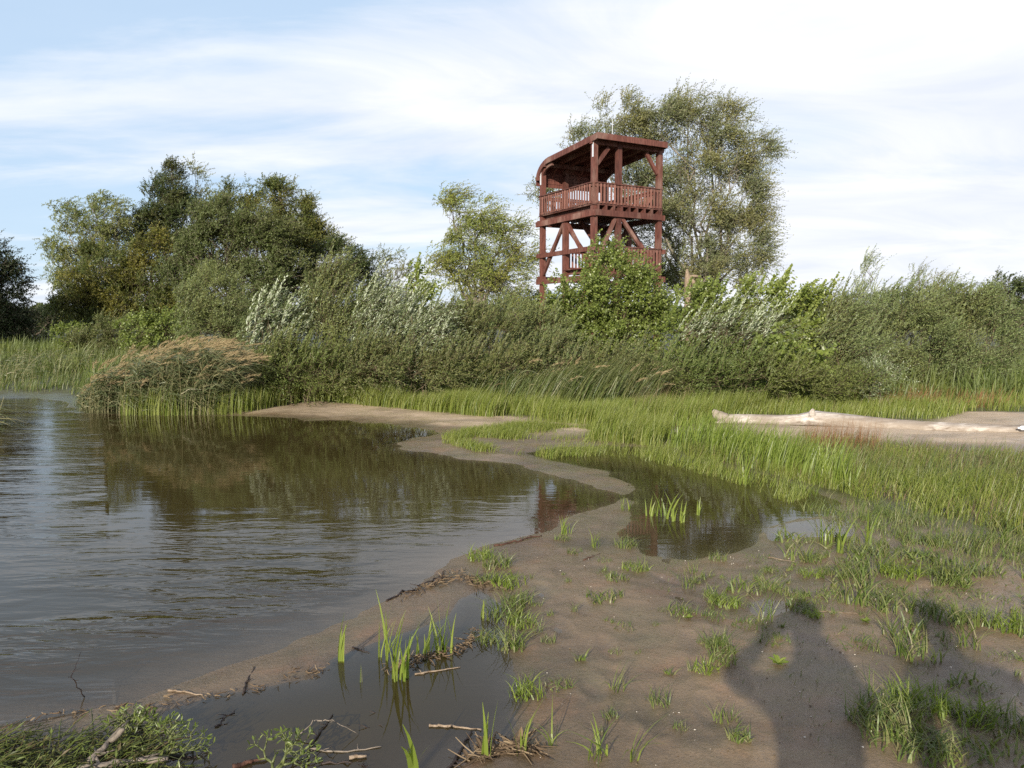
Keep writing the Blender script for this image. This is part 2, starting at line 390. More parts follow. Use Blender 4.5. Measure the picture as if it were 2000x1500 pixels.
def leafmat(name, cols, under=None, under_mix=0.6, trans=0.3, rough=0.5, spec=0.35, patch=None, patch_scale=0.35, patch_amt=0.5, gain=(1, 1, 1)):
    """cols: colours spread over single leaves; under: paler underside; patch: second hue in larger patches"""
    q_ = gain; cols = [tuple(a * b for a, b in zip(c_, q_)) for c_ in cols]
    if patch: patch = tuple(a * b for a, b in zip(patch, q_))
    if under: under = tuple(a * b ** .5 for a, b in zip(under, q_))
    m, N = newmat(name)
    g = N.add('ShaderNodeNewGeometry'); P = g.outputs['Position']
    n = len(cols)
    c = N.ramp(g.outputs['Random Per Island'], [(i / max(n - 1, 1), q) for i, q in enumerate(cols)])
    if patch:
        pn = N.ramp(N.noise(P, patch_scale, 3, 0.6), [(0.45, 0.0), (0.6, 1.0)])
        c = N.mix(N.math('MULTIPLY', pn, patch_amt), c, patch)
    if under: c = N.mix(N.math('MULTIPLY', g.outputs['Backfacing'], under_mix), c, under)
    p = pbsdf(N, c, rough, spec)
    if trans > 0:
        t = N.add('ShaderNodeBsdfTranslucent'); N.link(N.mix(1.0, c, (1.5, 1.6, 0.7), 'MULTIPLY'), t.inputs[0])
        x = N.add('ShaderNodeMixShader'); x.inputs[0].default_value = trans; N.link(p, x.inputs[1]); N.link(t.outputs[0], x.inputs[2]); p = x.outputs[0]
    out(N, p); return m
def barkmat(name, c1, c2, scale=12, rough=0.85):
    m, N = newmat(name)
    tcn = N.add('ShaderNodeTexCoord'); P = tcn.outputs['Object']
    a = N.noise(N.mapping(P, (1, 1, 0.25)), scale, 5, 0.65); b = N.noise(P, scale * 5, 3, 0.6)
    c = N.mix(N.ramp(a, [(0.35, 0.0), (0.65, 1.0)]), c1, c2)
    c = N.mix(1.0, c, N.mix(b, (0.8, 0.8, 0.8), (1.2, 1.2, 1.2)), 'MULTIPLY')
    out(N, pbsdf(N, c, rough, 0.2, bump(N, a, 0.5, 0.02))); return m
def mat_tower(name='red stained timber', c1=(0.070, 0.026, 0.020), c2=(0.130, 0.050, 0.037), grey=(0.20, 0.125, 0.10)):
    m, N = newmat(name)
    tcn = N.add('ShaderNodeTexCoord'); P = tcn.outputs['Object']; g = N.add('ShaderNodeNewGeometry')
    a = N.noise(N.mapping(P, (6, 6, 1.2)), 2.0, 5, 0.6, 0.3); st = N.noise(N.mapping(P, (1, 1, 0.4)), 1.3, 3, 0.6)
    c = N.mix(N.ramp(a, [(0.35, 0.0), (0.65, 1.0)]), c1, c2)
    c = N.mix(N.ramp(st, [(0.50, 0.0), (0.68, 0.75)]), c, grey)
    st2 = N.noise(N.mapping(P, (9, 9, 0.9)), 2.2, 4, 0.7); c = N.mix(N.ramp(st2, [(0.56, 0.0), (0.66, 0.6)]), c, (0.035, 0.016, 0.013))
    c = N.mix(1.0, c, N.ramp(g.outputs['Random Per Island'], [(0.0, 0.78), (1.0, 1.25)]), 'MULTIPLY')
    oi = N.add('ShaderNodeObjectInfo'); c = N.mix(1.0, c, N.ramp(oi.outputs['Random'], [(0.0, 0.72), (1.0, 1.25)]), 'MULTIPLY')
    out(N, pbsdf(N, c, 0.65, 0.25, bump(N, a, 0.3, 0.01))); return m
def simple(name, col, rough=0.6, spec=0.3, metal=0.0, var=0.15, scale=20):
    m, N = newmat(name)
    tcn = N.add('ShaderNodeTexCoord'); n = N.noise(tcn.outputs['Object'], scale, 4, 0.6)
    c = N.mix(1.0, tuple(col), N.mix(n, (1 - var,) * 3, (1 + var,) * 3), 'MULTIPLY')
    out(N, pbsdf(N, c, rough, spec, None, Metallic=metal)); return m
def mat_log():
    m, N = newmat('bleached wood')
    tcn = N.add('ShaderNodeTexCoord'); P = tcn.outputs['Object']
    a = N.noise(N.mapping(P, (0.8, 9, 9), (0, 0, 0)), 2.0, 6, 0.65, 0.4); b = N.noise(P, 1.1, 4, 0.6)
    c = N.ramp(a, [(0.3, (0.14, 0.11, 0.09)), (0.43, (0.34, 0.30, 0.26)), (0.58, (0.52, 0.48, 0.43)), (0.8, (0.64, 0.61, 0.56))])
    c = N.mix(N.ramp(b, [(0.40, 0.0), (0.58, 0.8)]), c, (0.20, 0.16, 0.12))
    out(N, pbsdf(N, c, 0.8, 0.2, bump(N, a, 0.8, 0.02))); return m

M = {}
M['ground'] = mat_ground(); M['water'] = mat_water(); M['tower'] = mat_tower(); M['log'] = mat_log()
M['roofing'] = mat_tower('dark roof boards', (0.06, 0.02, 0.016), (0.11, 0.035, 0.026), (0.13, 0.08, 0.06))
M['baluster'] = mat_tower('weathered red boards', (0.13, 0.055, 0.042), (0.21, 0.105, 0.08), (0.30, 0.21, 0.17))
M['metal'] = simple('galvanised metal', (0.62, 0.64, 0.66), 0.4, 0.5, 0.3, 0.1)
M['bark'] = barkmat('grey brown bark', (0.07, 0.055, 0.04), (0.16, 0.13, 0.10))
M['barkpale'] = barkmat('pale willow bark', (0.11, 0.095, 0.07), (0.24, 0.21, 0.17))
M['stem'] = barkmat('shrub stems', (0.07, 0.055, 0.03), (0.14, 0.11, 0.07))
G = lambda r, g, b: (r, g, b)
M['willow_olive'] = leafmat('olive willow leaves', [(0.045, 0.055, 0.018), (0.075, 0.085, 0.028), (0.11, 0.11, 0.045), (0.06, 0.065, 0.025)], (0.12, 0.13, 0.07), 0.5, 0.25, patch=(0.12, 0.095, 0.03), patch_amt=0.35, gain=(1.15,1.35,1.1))
M['willow_light'] = leafmat('pale willow leaves', [(0.09, 0.11, 0.035), (0.13, 0.15, 0.05), (0.17, 0.18, 0.07)], (0.20, 0.22, 0.12), 0.5, 0.3, patch=(0.20, 0.17, 0.04), patch_amt=0.3, gain=(1.2,1.25,1.15))
M['dark_tree'] = leafmat('dark green leaves', [(0.020, 0.035, 0.010), (0.035, 0.055, 0.015), (0.055, 0.075, 0.022), (0.03, 0.045, 0.014)], (0.06, 0.08, 0.035), 0.5, 0.2, patch=(0.10, 0.085, 0.02), patch_amt=0.35, patch_scale=0.6, gain=(1.15,1.15,1.0))
M['yellowing'] = leafmat('green leaves turning yellow', [(0.035, 0.055, 0.013), (0.055, 0.075, 0.02), (0.10, 0.10, 0.025), (0.05, 0.065, 0.018)], (0.1, 0.12, 0.05), 0.5, 0.25, patch=(0.20, 0.15, 0.02), patch_amt=0.45, patch_scale=0.5, gain=(1.25,1.3,1.1))
M['shade_tree'] = leafmat('shade darkened leaves', [(0.014, 0.024, 0.008), (0.024, 0.038, 0.012), (0.036, 0.05, 0.016)], None, 0, 0.15)  # leaf colour lowered to stand in for shade on the far left trees
M['willow_gold'] = leafmat('yellow green willow leaves', [(0.11, 0.135, 0.03), (0.16, 0.18, 0.045), (0.20, 0.20, 0.06), (0.09, 0.11, 0.03)], (0.24, 0.25, 0.14), 0.5, 0.35, patch=(0.17, 0.13, 0.02), patch_amt=0.5, patch_scale=0.5, gain=(1.3,1.4,1.15))
M['big_willow'] = leafmat('grey green willow leaves', [(0.055, 0.068, 0.030), (0.085, 0.10, 0.048), (0.12, 0.13, 0.075), (0.16, 0.165, 0.11)], (0.19, 0.20, 0.14), 0.5, 0.3, patch=(0.18, 0.145, 0.035), patch_amt=0.45, patch_scale=0.45, gain=(1.45,1.5,1.25))
M['silver'] = leafmat('silver willow leaves', [(0.06, 0.08, 0.035), (0.085, 0.105, 0.05), (0.12, 0.14, 0.075)], (0.40, 0.43, 0.36), 0.7, 0.15, 0.45, 0.4, gain=(1.4,1.45,1.2))
M['greywillow'] = leafmat('sage willow leaves', [(0.055, 0.072, 0.028), (0.085, 0.105, 0.042), (0.12, 0.14, 0.065)], (0.16, 0.19, 0.12), 0.55, 0.25, patch=(0.13, 0.115, 0.03), patch_amt=0.3, gain=(1.5,1.55,1.25))
M['alder'] = leafmat('fresh green round leaves', [(0.05, 0.09, 0.015), (0.075, 0.125, 0.022), (0.11, 0.17, 0.035), (0.045, 0.075, 0.015)], (0.14, 0.19, 0.06), 0.5, 0.35, 0.4, 0.5, gain=(1.85,1.45,1.6))
M['alder2'] = leafmat('bright green round leaves', [(0.075, 0.12, 0.02), (0.11, 0.165, 0.03), (0.16, 0.22, 0.05)], (0.18, 0.23, 0.08), 0.5, 0.38, 0.4, 0.5, gain=(1.55,1.3,1.4))
M['weeds'] = leafmat('mixed weed leaves', [(0.06, 0.085, 0.022), (0.10, 0.135, 0.035), (0.15, 0.165, 0.055), (0.16, 0.15, 0.06), (0.08, 0.11, 0.03)], (0.15, 0.175, 0.09), 0.5, 0.3, patch=(0.15, 0.15, 0.045), patch_amt=0.4, patch_scale=0.7)
M['darkweed'] = leafmat('dark undergrowth leaves', [(0.03, 0.045, 0.012), (0.05, 0.07, 0.018), (0.075, 0.095, 0.03)], (0.1, 0.12, 0.05), 0.5, 0.25, patch=(0.08, 0.07, 0.02), patch_amt=0.3, gain=(1.8,1.8,1.5))
M['grass'] = leafmat('fresh grass blades', [(0.09, 0.13, 0.018), (0.14, 0.18, 0.026), (0.19, 0.225, 0.045), (0.23, 0.22, 0.08)], None, 0, 0.35, 0.45, 0.4, patch=(0.17, 0.19, 0.04), patch_amt=0.5, patch_scale=1.2)
M['grassdark'] = leafmat('tall bank grass', [(0.05, 0.085, 0.018), (0.085, 0.12, 0.025), (0.12, 0.15, 0.045), (0.17, 0.16, 0.07)], None, 0, 0.3, 0.45, 0.4, patch=(0.15, 0.15, 0.06), patch_amt=0.3, patch_scale=0.9)
M['sedge'] = leafmat('sedge blades', [(0.11, 0.16, 0.025), (0.16, 0.21, 0.035), (0.22, 0.26, 0.06)], None, 0, 0.4, 0.4, 0.45)
M['tuft'] = leafmat('low grass tufts', [(0.065, 0.10, 0.022), (0.10, 0.14, 0.03), (0.15, 0.18, 0.05), (0.19, 0.17, 0.09)], None, 0, 0.3, 0.45, 0.4)
M['heapweed'] = leafmat('wet waterweed', [(0.03, 0.035, 0.012), (0.06, 0.08, 0.015), (0.10, 0.13, 0.025), (0.09, 0.06, 0.03)], None, 0, 0.2)
M['rust'] = leafmat('rusty brown dock', [(0.14, 0.065, 0.03), (0.20, 0.10, 0.05), (0.24, 0.15, 0.08)], None, 0, 0.2, 0.7, 0.2)
M['reedleaf'] = leafmat('reed blades', [(0.055, 0.075, 0.03), (0.085, 0.11, 0.045), (0.14, 0.15, 0.075), (0.20, 0.18, 0.09)], None, 0, 0.25, 0.45, 0.4)
M['plume'] = leafmat('reed plumes', [(0.20, 0.155, 0.09), (0.28, 0.22, 0.125), (0.37, 0.30, 0.175), (0.24, 0.175, 0.11)], None, 0, 0.25, 0.9, 0.1)
M['reedstem'] = leafmat('reed stems', [(0.08, 0.085, 0.03), (0.13, 0.12, 0.05), (0.18, 0.16, 0.08)], None, 0, 0.0, 0.6, 0.3)
M['dead'] = leafmat('dead reeds', [(0.06, 0.042, 0.026), (0.13, 0.09, 0.055), (0.24, 0.18, 0.11)], None, 0, 0.1, 0.8, 0.2)
M['twig'] = barkmat('wet dark twigs', (0.018, 0.013, 0.012), (0.05, 0.036, 0.03), 30, 0.5)
M['palestick'] = barkmat('pale dry stick', (0.12, 0.085, 0.055), (0.30, 0.235, 0.17), 30, 0.8)
M['greystick'] = barkmat('grey mossy stick', (0.11, 0.095, 0.075), (0.24, 0.20, 0.16), 25, 0.8)
M['brownstick'] = barkmat('red brown bark piece', (0.04, 0.02, 0.014), (0.10, 0.05, 0.034), 30, 0.7)
M['mistle'] = leafmat('yellow green leathery leaves', [(0.07, 0.10, 0.018), (0.11, 0.15, 0.028), (0.16, 0.19, 0.05)], None, 0, 0.3, 0.4, 0.5)
M['mistlestem'] = simple('yellow green stems', (0.08, 0.095, 0.028), 0.5, 0.4)

# ------------------------------------------------------------------ ground and water
me = mesh_np('ground', np.stack([gx, gy, gz], -1), [quads, cap], M['ground'], True, dict(sand=sandv, veg=vegv, algae=np.clip(alg, 0, 1), silt=dark3))
tag(link('ground', me), 'brown mudflat and sandy river bank', None, None, 'structure')
wq = quads[(gz[quads].min(1) < 0.002)]
used = np.unique(wq); remap = np.full(len(gx), -1); remap[used] = np.arange(len(used))
dist = np.hypot(gx, gy)
rip = np.clip(-gdr / 0.35, 0, 1) * np.clip((8.2 - dist) / 3.4, 0.06, 1) * np.clip((-gdr) / 0.8, 0.3, 1)
rip = np.where(gdr < 0, rip, 0.0) * (0.75 + 0.25 * vnoise(gx, gy, 0.35, 31, 2))
rip = rip * (1 + 0.7 * np.clip((6.2 - dist) / 2.0, 0, 1))
rip = np.maximum(rip, np.where((gdr < 0) & (gx / np.maximum(gy, .1) < -0.52), 0.5, 0))
me = mesh_np('water', np.stack([gx, gy, np.zeros_like(gx)], -1)[used], [remap[wq]], M['water'], True, dict(depth=np.maximum(-gz, 0)[used], ripple=rip[used]))
tag(link('water', me), 'rippled brown river and shallow pools on the mud', None, None, 'structure')

# ------------------------------------------------------------------ plant tools
WIND = np.array([1.0, 0.25, 0.0])
def rdir(n, r=rng): return nrm(r.normal(0, 1, (n, 3)))
def leaf_quads(B, D, Nn, L, Wd, shape='narrow'):
    S_ = nrm(np.cross(D, Nn)); Nn = np.cross(S_, D); n = len(B); L = L[:, None]; Wd = Wd[:, None]
    if shape == 'narrow':
        V = np.stack([B, B + D * L * 0.42 + S_ * Wd * .5 + Nn * Wd * .08, B + D * L - Nn * L * 0.06, B + D * L * 0.42 - S_ * Wd * .5 + Nn * Wd * .08], 1)
        return V.reshape(-1, 3), [np.arange(n * 4).reshape(n, 4)]
    V = np.stack([B, B + D * L * 0.30 + S_ * Wd * .46 + Nn * Wd * .10, B + D * L * 0.75 + S_ * Wd * .40 + Nn * Wd * .06, B + D * L - Nn * L * .05,
                  B + D * L * 0.75 - S_ * Wd * .40 + Nn * Wd * .06, B + D * L * 0.30 - S_ * Wd * .46 + Nn * Wd * .10], 1)
    i = np.arange(n)[:, None] * 6
    return V.reshape(-1, 3), [np.concatenate([i + np.array([[0, 1, 2, 3]]), i + np.array([[0, 3, 4, 5]])])]

def plant(name, label, cat, Y, lobes, base, mat, bark, leaf=(0.09, 0.02), lai=3.4, shape='narrow', shootL=0.5, per=14, up=0.5, wind=0.35,
          outw=0.6, sub_r=0.45, trunk_r=0.1, group=None, fork=0.35, nstem=1, part=('trunk', 'crown'), seed=0, depth=0.85, twigs=0.5, droop=0.15, rnd=0.7, spires=None,
          scatter=0.4, leafup=0.35, limb_scale=1.0, tipm=None):
    """lobes: (px, py, rx_px, ry_px[, dy]) seen at distance Y; base: list of px for the stems"""
    r = np.random.default_rng(1000 + seed)
    LB = []
    for lb in lobes:
        dy = lb[4] if len(lb) > 4 else 0.0
        c = atY(lb[0], lb[1], Y + dy); k = mpp(Y + dy); LB.append((c, lb[2] * k, lb[3] * k))
    if not isinstance(base, (list, tuple)): base = [base]
    bx = [(b - 1000) / FPX * Y for b in base]
    org = np.array([np.mean(bx), Y, float(H(np.mean(bx), Y))])
    g = Geo(); lf = Geo()
    # trunks
    cen = np.array([l[0] for l in LB]); zlo = min(l[0][2] - l[2] for l in LB)
    tops = []
    for i, x in enumerate(bx):
        for s_ in range(nstem):
            b0 = np.array([x + r.normal(0, 0.12 * (nstem > 1)), Y + r.normal(0, 0.15 * (nstem > 1)), 0]); b0[2] = float(H(b0[0], b0[1])) - 0.1
            tgt = cen[np.argmin(np.abs(cen[:, 0] - x) + r.uniform(0, 1.0, len(cen)) * (nstem > 1) * 3)]
            hz = b0[2] + (tgt[2] - b0[2]) * fork
            p1 = np.array([b0[0] + (tgt[0] - b0[0]) * fork * 0.5, b0[1] + (tgt[1] - b0[1]) * fork * .5, max(hz, b0[2] + 0.3)])
            P = curve_pts(b0, p1, 7, 0.025, 0, r); rad = trunk_r * np.linspace(1.15, 0.75, 7); rad[0] *= 1.25
            g.tubes(P, rad, 9 if trunk_r > .08 else 6); tops.append(p1)
    tops = np.array(tops)
    for (c, rx, rz) in LB:
        t0 = tops[np.argmin(np.linalg.norm((tops - c) * np.array([1, 1, 0.5]), axis=1))]
        d = np.linalg.norm(c - t0)
        P = curve_pts(t0, c + np.array([0, 0, rz * 0.35]), 9, 0.035, 0.04, r)
        r0 = trunk_r * 0.42 * limb_scale; g.tubes(P, np.linspace(r0, max(r0 * 0.22, 0.008), 9), 6)
        area = math.pi * rx * rz
        nleaf = lai * area / (leaf[0] * leaf[1] * 0.55)
        nsub = max(3, int(area / (sub_r * sub_r) * 1.5))
        # sub clumps biased to the shell
        q = rdir(nsub, r); q[:, 2] = np.where(q[:, 2] < -0.85, -q[:, 2], q[:, 2]); rad = 0.30 + 0.70 * r.random(nsub) ** 0.55
        sc = c + q * rad[:, None] * np.array([rx, rx * depth, rz]) * 0.92
        tt = r.uniform(0.45, 1.0, nsub); st = P[(tt * 8).astype(int)]
        lm = np.linspace(0, 1, 5)[None, :, None]
        bp = st[:, None, :] + (sc - st)[:, None, :] * lm + r.normal(0, 0.06, (nsub, 5, 3)) * np.linalg.norm(sc - st, axis=1)[:, None, None] * (lm * (1 - lm) * 4)
        bp[:, :, 2] += (np.linalg.norm(sc - st, axis=1)[:, None] * 0.08 * (lm * (1 - lm) * 4)[:, :, 0])
        rb = max(0.005, r0 * 0.18); g.tubes(bp, np.broadcast_to(np.linspace(rb, 0.004, 5), (nsub, 5)), 4)
        # shoots
        wts = r.lognormal(0, 0.75, nsub); wts /= wts.sum()
        nsh = max(nsub, int(nleaf / per)); own = r.choice(nsub, nsh, p=wts)
        o = sc[own]; outd = nrm((o - c) / np.array([rx, rx * depth, rz]) + 1e-6)
        stp = o + rdir(nsh, r) * sub_r * (r.random((nsh, 1)) ** 0.6) * scatter * 2
        dr = nrm(outd * outw + np.array([0, 0, up]) + WIND * wind + rdir(nsh, r) * rnd)
        L = shootL * r.uniform(0.55, 1.25, nsh)
        bend = (WIND * wind * 0.9 + np.array([0, 0, -droop]))
        def pos(idx, t): return stp[idx] + dr[idx] * (L[idx] * t)[:, None] + bend * (L[idx] * t * t)[:, None]
        idx = np.repeat(np.arange(nsh), per); t = (np.tile(np.arange(per), nsh) + r.random(nsh * per)) / per
        B = pos(idx, t); tan = nrm(dr[idx] + 2 * bend * t[:, None])
        ph = t * per * 2.4 + r.uniform(0, 6.28, nsh)[idx]
        a1 = nrm(np.cross(tan, np.array([0.1, 0.2, 1.0]))); a2 = np.cross(tan, a1)
        side = a1 * np.cos(ph)[:, None] + a2 * np.sin(ph)[:, None]
        D = nrm(tan * (0.75 if shape == 'narrow' else 0.35) + side * 0.7 + WIND * wind * 0.6 + np.array([0, 0, leafup - 0.3]) + rdir(len(B), r) * 0.4)
        Nn = nrm(np.array([0, -0.15, 0.8]) + rdir(len(B), r) * 0.75)
        ll = leaf[0] * r.uniform(0.6, 1.2, len(B)) * (1 - 0.35 * t); ww = leaf[1] * r.uniform(0.75, 1.2, len(B))
        V, F = leaf_quads(B, D, Nn, ll, ww, shape); lf.add(V, F)
        ns = int(nsh * twigs)
        if ns > 0:
            ii = r.choice(nsh, ns, replace=False); z0 = np.zeros(ns)
            PP = np.stack([pos(ii, z0), pos(ii, z0 + .5), pos(ii, z0 + 1)], 1)
            g.tubes(PP, np.broadcast_to(np.array([0.006, 0.004, 0.0015]) * (leaf[0] / 0.09), (ns, 3)), 3)
    if spires:
        n_, Ls = spires; w_ = np.array([l[1] for l in LB]); own = r.choice(len(LB), n_, p=w_ / w_.sum()); per_ = 46
        cc = np.array([LB[k][0] for k in own]); ex = np.array([(LB[k][1], LB[k][1] * depth, LB[k][2]) for k in own])
        q = rdir(n_, r); q[:, 2] = np.abs(q[:, 2]) * .9 + .1; stp = cc + q * ex * r.uniform(.5, .9, (n_, 1)); L = Ls * r.uniform(.5, 1.25, n_)
        dr = nrm(np.array([0, 0, 1.0]) + WIND * wind * .35 + rdir(n_, r) * .22); bend = WIND * .22
        pos = lambda i, t: stp[i] + dr[i] * (L[i] * t)[:, None] + bend * (L[i] * t * t)[:, None]
        idx = np.repeat(np.arange(n_), per_); t = (np.tile(np.arange(per_), n_) + r.random(n_ * per_)) / per_
        B = pos(idx, t); sd = rdir(len(B), r) * np.array([1, 1, .3])
        D = nrm(dr[idx] * .8 + sd * .65 + WIND * .45); ll = leaf[0] * 1.25 * r.uniform(.7, 1.2, len(B)) * (1.05 - .6 * t); ww = leaf[1] * 1.2 * r.uniform(.7, 1.1, len(B))
        V, F = leaf_quads(B, D, rdir(len(B), r), ll, ww, shape); lf.add(V, F)
        i0 = np.arange(n_); PP = np.stack([pos(i0, np.full(n_, u)) for u in (0, .5, 1.0)], 1); g.tubes(PP, np.broadcast_to([.008, .005, .002], (n_, 3)), 3)
    root = tag(empty(name, org), label, cat, group)
    a = g.build(part[0], bark, root, True, org); b = lf.build(part[1], mat, root, False, org)
    return root

TREE = dict(leaf=(0.16, 0.050), sub_r=0.62, shootL=0.6, per=12, trunk_r=0.22, wind=.2, rnd=.9)
def tree(label, Y, lobes, base, mat, bark='bark', name='broadleaf_tree', group=None, **kw):
    k = dict(TREE); k.update(kw); return plant(name, label, 'tree', Y, lobes, base, M[mat], M[bark], group=group, **k)
def bush(label, Y, lobes, base, mat, name='shrub', group=None, **kw):
    k = dict(leaf=(0.085, 0.021), sub_r=0.30, shootL=0.42, per=14, trunk_r=0.035, nstem=4, fork=0.3, part=('stems', 'foliage'), lai=4.0)
    k.update(kw); return plant(name, label, 'bush', Y, lobes, base, M[mat], M['stem'], group=group, **k)

# ------------------------------------------------------------------ observation tower
ANG = R(29.0); TO = np.array([3.489, 34.0]); TB = float(H(TO[0], TO[1]))
LU, LV, AM, BM = 3.5, 4.2, 1.265, 2.2
def zt(py, Y): return float(atY(1000, py, Y)[2])
tower = tag(empty('observation_tower', (TO[0], TO[1], TB), ANG), 'tall red brown timber observation tower with two railed decks and a curved roof', 'tower')
def tz(z): return z - TB
T = M['tower']
ZD = tz(zt(398, 34.0))      # upper deck floor
ZDb = tz(zt(421, 34.0))     # underside of the big beam
ZR = tz(zt(357, 34.0))      # upper rail top
ZL = tz(zt(526, 35.6)); ZLr = tz(zt(487, 35.6)); ZLo = tz(zt(551, 37.7))
ZTOP = tz(zt(272, 34.0))
pw = 0.22
def part_beams(name, lst, mat=T, parent=tower):
    g = Geo()
    for b in lst: g.beam(*b)
    return g.build(name, mat, parent)
zc_of = ZTOP - 0.075 * (LV - .93) - .42
def roofz(b):                     # underside of the roof along b
    return ZTOP + 0.0 - 0.075 * b
for (a, b) in ((0, 0), (LU, 0), (0, LV), (LU, LV), (AM, 0), (AM, LV)):
    top = roofz(b) if b == 0 else zc_of
    part_beams('post', [((a, b, -0.3), (a, b, top), pw, pw)])
for (a, b) in ((0, BM), (LU, BM)):
    part_beams('post', [((a, b, -0.3), (a, b, ZDb), pw, pw)])
# deck frames
def deck(zf, zb, BE=LV, nm='deck'):
    g = Geo()
    n = int(26 * BE / LV)
    for i in range(n):
        b0 = -0.16 + i * (BE + 0.32) / n; g.beam((-0.15, b0 + 0.08, zf - 0.025), (LU + 0.12, b0 + 0.08, zf - 0.025), 0.15, 0.05)
    d = g.build(nm, M['tower'], tower)
    j = Geo()
    for i in range(9):
        a = 0.1 + i * (LU - 0.2) / 8; j.beam((a, -0.20, zf - 0.145), (a, BE + 0.20, zf - 0.145), 0.08, 0.185)
    j.build('joist_frame', M['tower'], d)
deck(ZD, ZDb); deck(ZL, ZL - 0.3, 2.1)
hb = (ZD - 0.24) - ZDb
for (p, q) in (((-0.10, -0.13, 0), (LU + 0.03, -0.13, 0)), ((-0.20, LV + 0.13, 0), (LU + 0.05, LV + 0.13, 0))):
    for zc, hh in ((ZDb + hb / 2, hb), (ZL - 0.32, 0.24)):
        part_beams('beam', [((p[0], p[1], zc), (q[0], q[1], zc), 0.14, hh)])
for a in (-0.13, LU + 0.13):
    part_beams('beam', [((a, -0.22, ZDb + hb / 2 - 0.03), (a, LV + 0.35, ZDb + hb / 2 - 0.03), 0.12, hb * 0.95)])
    part_beams('beam', [((a, -0.3, ZLr - 0.12), (a, LV + 0.3, ZLr - 0.12), 0.10, 0.20)])
    part_beams('beam', [((a, -0.3, ZLo - 0.0), (a, LV + 0.3, ZLo - 0.0), 0.12, 0.24)])
# braces
def brace(p, q): part_beams('brace', [(p, q, 0.12, 0.15)])
zb_ = ZDb - 0.05
for a in (-0.02, LU + 0.02):
    brace((a, BM + 0.12, zb_), (a, LV - 0.12, ZLo + 0.35)); brace((a, BM - 0.12, zb_), (a, 0.12, ZLo + 0.35))
for b in (-0.02, LV + 0.02):
    brace((AM - 0.12, b, zb_ + .1), (0.1, b, ZL + 0.15)); brace((AM + 0.12, b, zb_ + .1), (LU - 0.1, b, ZL - 0.1))
zr0 = roofz(0) - 0.28
brace((0.12, 0, zr0 - 0.75), (0.72, 0, zr0)); brace((LU - 0.12, 0, zr0 - 0.85), (LU - 0.75, 0, zr0))
brace((0.0, 0.12, zr0 - 0.6), (0.0, 0.65, zr0 + 0.05)) if False else None
# railings
def railing(p, q, zbot, ztop, n):
    g = Geo(); p = np.array(p); q = np.array(q); d = (q - p) / np.linalg.norm(q - p); nn = np.array([d[1], -d[0]])
    P = lambda v, z: (v[0], v[1], z)
    g.beam(P(p, ztop), P(q, ztop), 0.15, 0.05); g.beam(P(p, ztop - 0.10), P(q, ztop - 0.10), 0.05, 0.10)
    g.beam(P(p, zbot + 0.06), P(q, zbot + 0.06), 0.05, 0.10)
    r_ = g.build('railing', T, tower)
    bm = Geo(); h = ztop - zbot - 0.07
    bm.beam((0, 0, 0), (0, 0, h), 0.085, 0.028); me = None
    rz = math.atan2(d[1], d[0])
    for i in range(n):
        c = p + (q - p) * (i + 0.6) / (n + 0.2) + nn * 0.045
        if me is None: o = bm.build('baluster', M['baluster'], r_); me = o.data
        else: o = link('baluster', me, r_)
        o.location = (c[0], c[1], zbot + 0.02 + random.uniform(-.015, .015)); o.rotation_euler = (0, 0, rz + math.pi / 2 * 0)
    return r_
e = 0.06
railing((-e, -e - 0.08), (LU + e, -e - 0.08), ZD, ZR, 20)
railing((-e - 0.08, LV + e), (-e - 0.08, -e), ZD, ZR, 22)
railing((LU + e, LV + .1), (-e, LV + .1), ZD, ZR, 20)
railing((LU + .1, -e), (LU + .1, LV + e), ZD, ZR, 22)
railing((AM, -e - 0.08), (LU + e, -e - 0.08), ZL, ZLr, 13)
railing((LU + .1, -e), (LU + .1, 2.2), ZL, ZLr, 12)
railing((LU + e, 2.2), (-e, 2.2), ZL, ZLr, 20)
# roof: straight slope, then a rounded shoulder down the back
prof = [(-0.42, roofz(-0.42))]
bs = LV + 0.22 - 1.15
for i in range(6): prof.append((-0.42 + (bs + 0.42) * (i + 1) / 6, roofz(-0.42 + (bs + 0.42) * (i + 1) / 6)))
Rr_ = 1.15; Rz_ = 0.80; zc_ = roofz(bs) - Rz_
for i in range(1, 10):
    t = i / 9 * math.pi / 2; prof.append((bs + Rr_ * math.sin(t), zc_ + Rz_ * math.cos(t)))
prof.append((bs + Rr_, zc_ - 0.22))
prof = np.array(prof)
tg = np.gradient(prof, axis=0); tg = nrm(tg); nr_ = np.stack([-tg[:, 1], tg[:, 0]], 1)
def shell(a0, a1, off0, off1, k0=0, k1=None):
    p = prof[k0:k1]; n_ = nr_[k0:k1]; K = len(p)
    lo = p + n_ * off0; hi = p + n_ * off1
    V = np.concatenate([np.c_[np.full(K, a), q] for a in (a0, a1) for q in (lo, hi)])
    i = np.arange(K - 1); F = []
    A0, A1, B0, B1 = 0, K, 2 * K, 3 * K
    F.append(np.stack([A1 + i, B1 + i, B1 + i + 1, A1 + i + 1], 1)); F.append(np.stack([A0 + i, A0 + i + 1, B0 + i + 1, B0 + i], 1))
    F.append(np.stack([A0 + i, A1 + i, A1 + i + 1, A0 + i + 1], 1)); F.append(np.stack([B0 + i, B0 + i + 1, B1 + i + 1, B1 + i], 1))
    F.append(np.array([[A0, B0, B1, A1], [A0 + K - 1, A1 + K - 1, B1 + K - 1, B0 + K - 1]]))
    g = Geo(); g.add(V, F); return g
rf = shell(-0.17, LU + 0.04, 0.10, 0.14).build('roof', M['roofing'], tower)
shell(-0.21, -0.12, -0.13, 0.098, 0, 16).build('fascia', T, tower)
shell(LU - 0.02, LU + 0.05, -0.13, 0.098, 0, 16).build('fascia', T, tower)
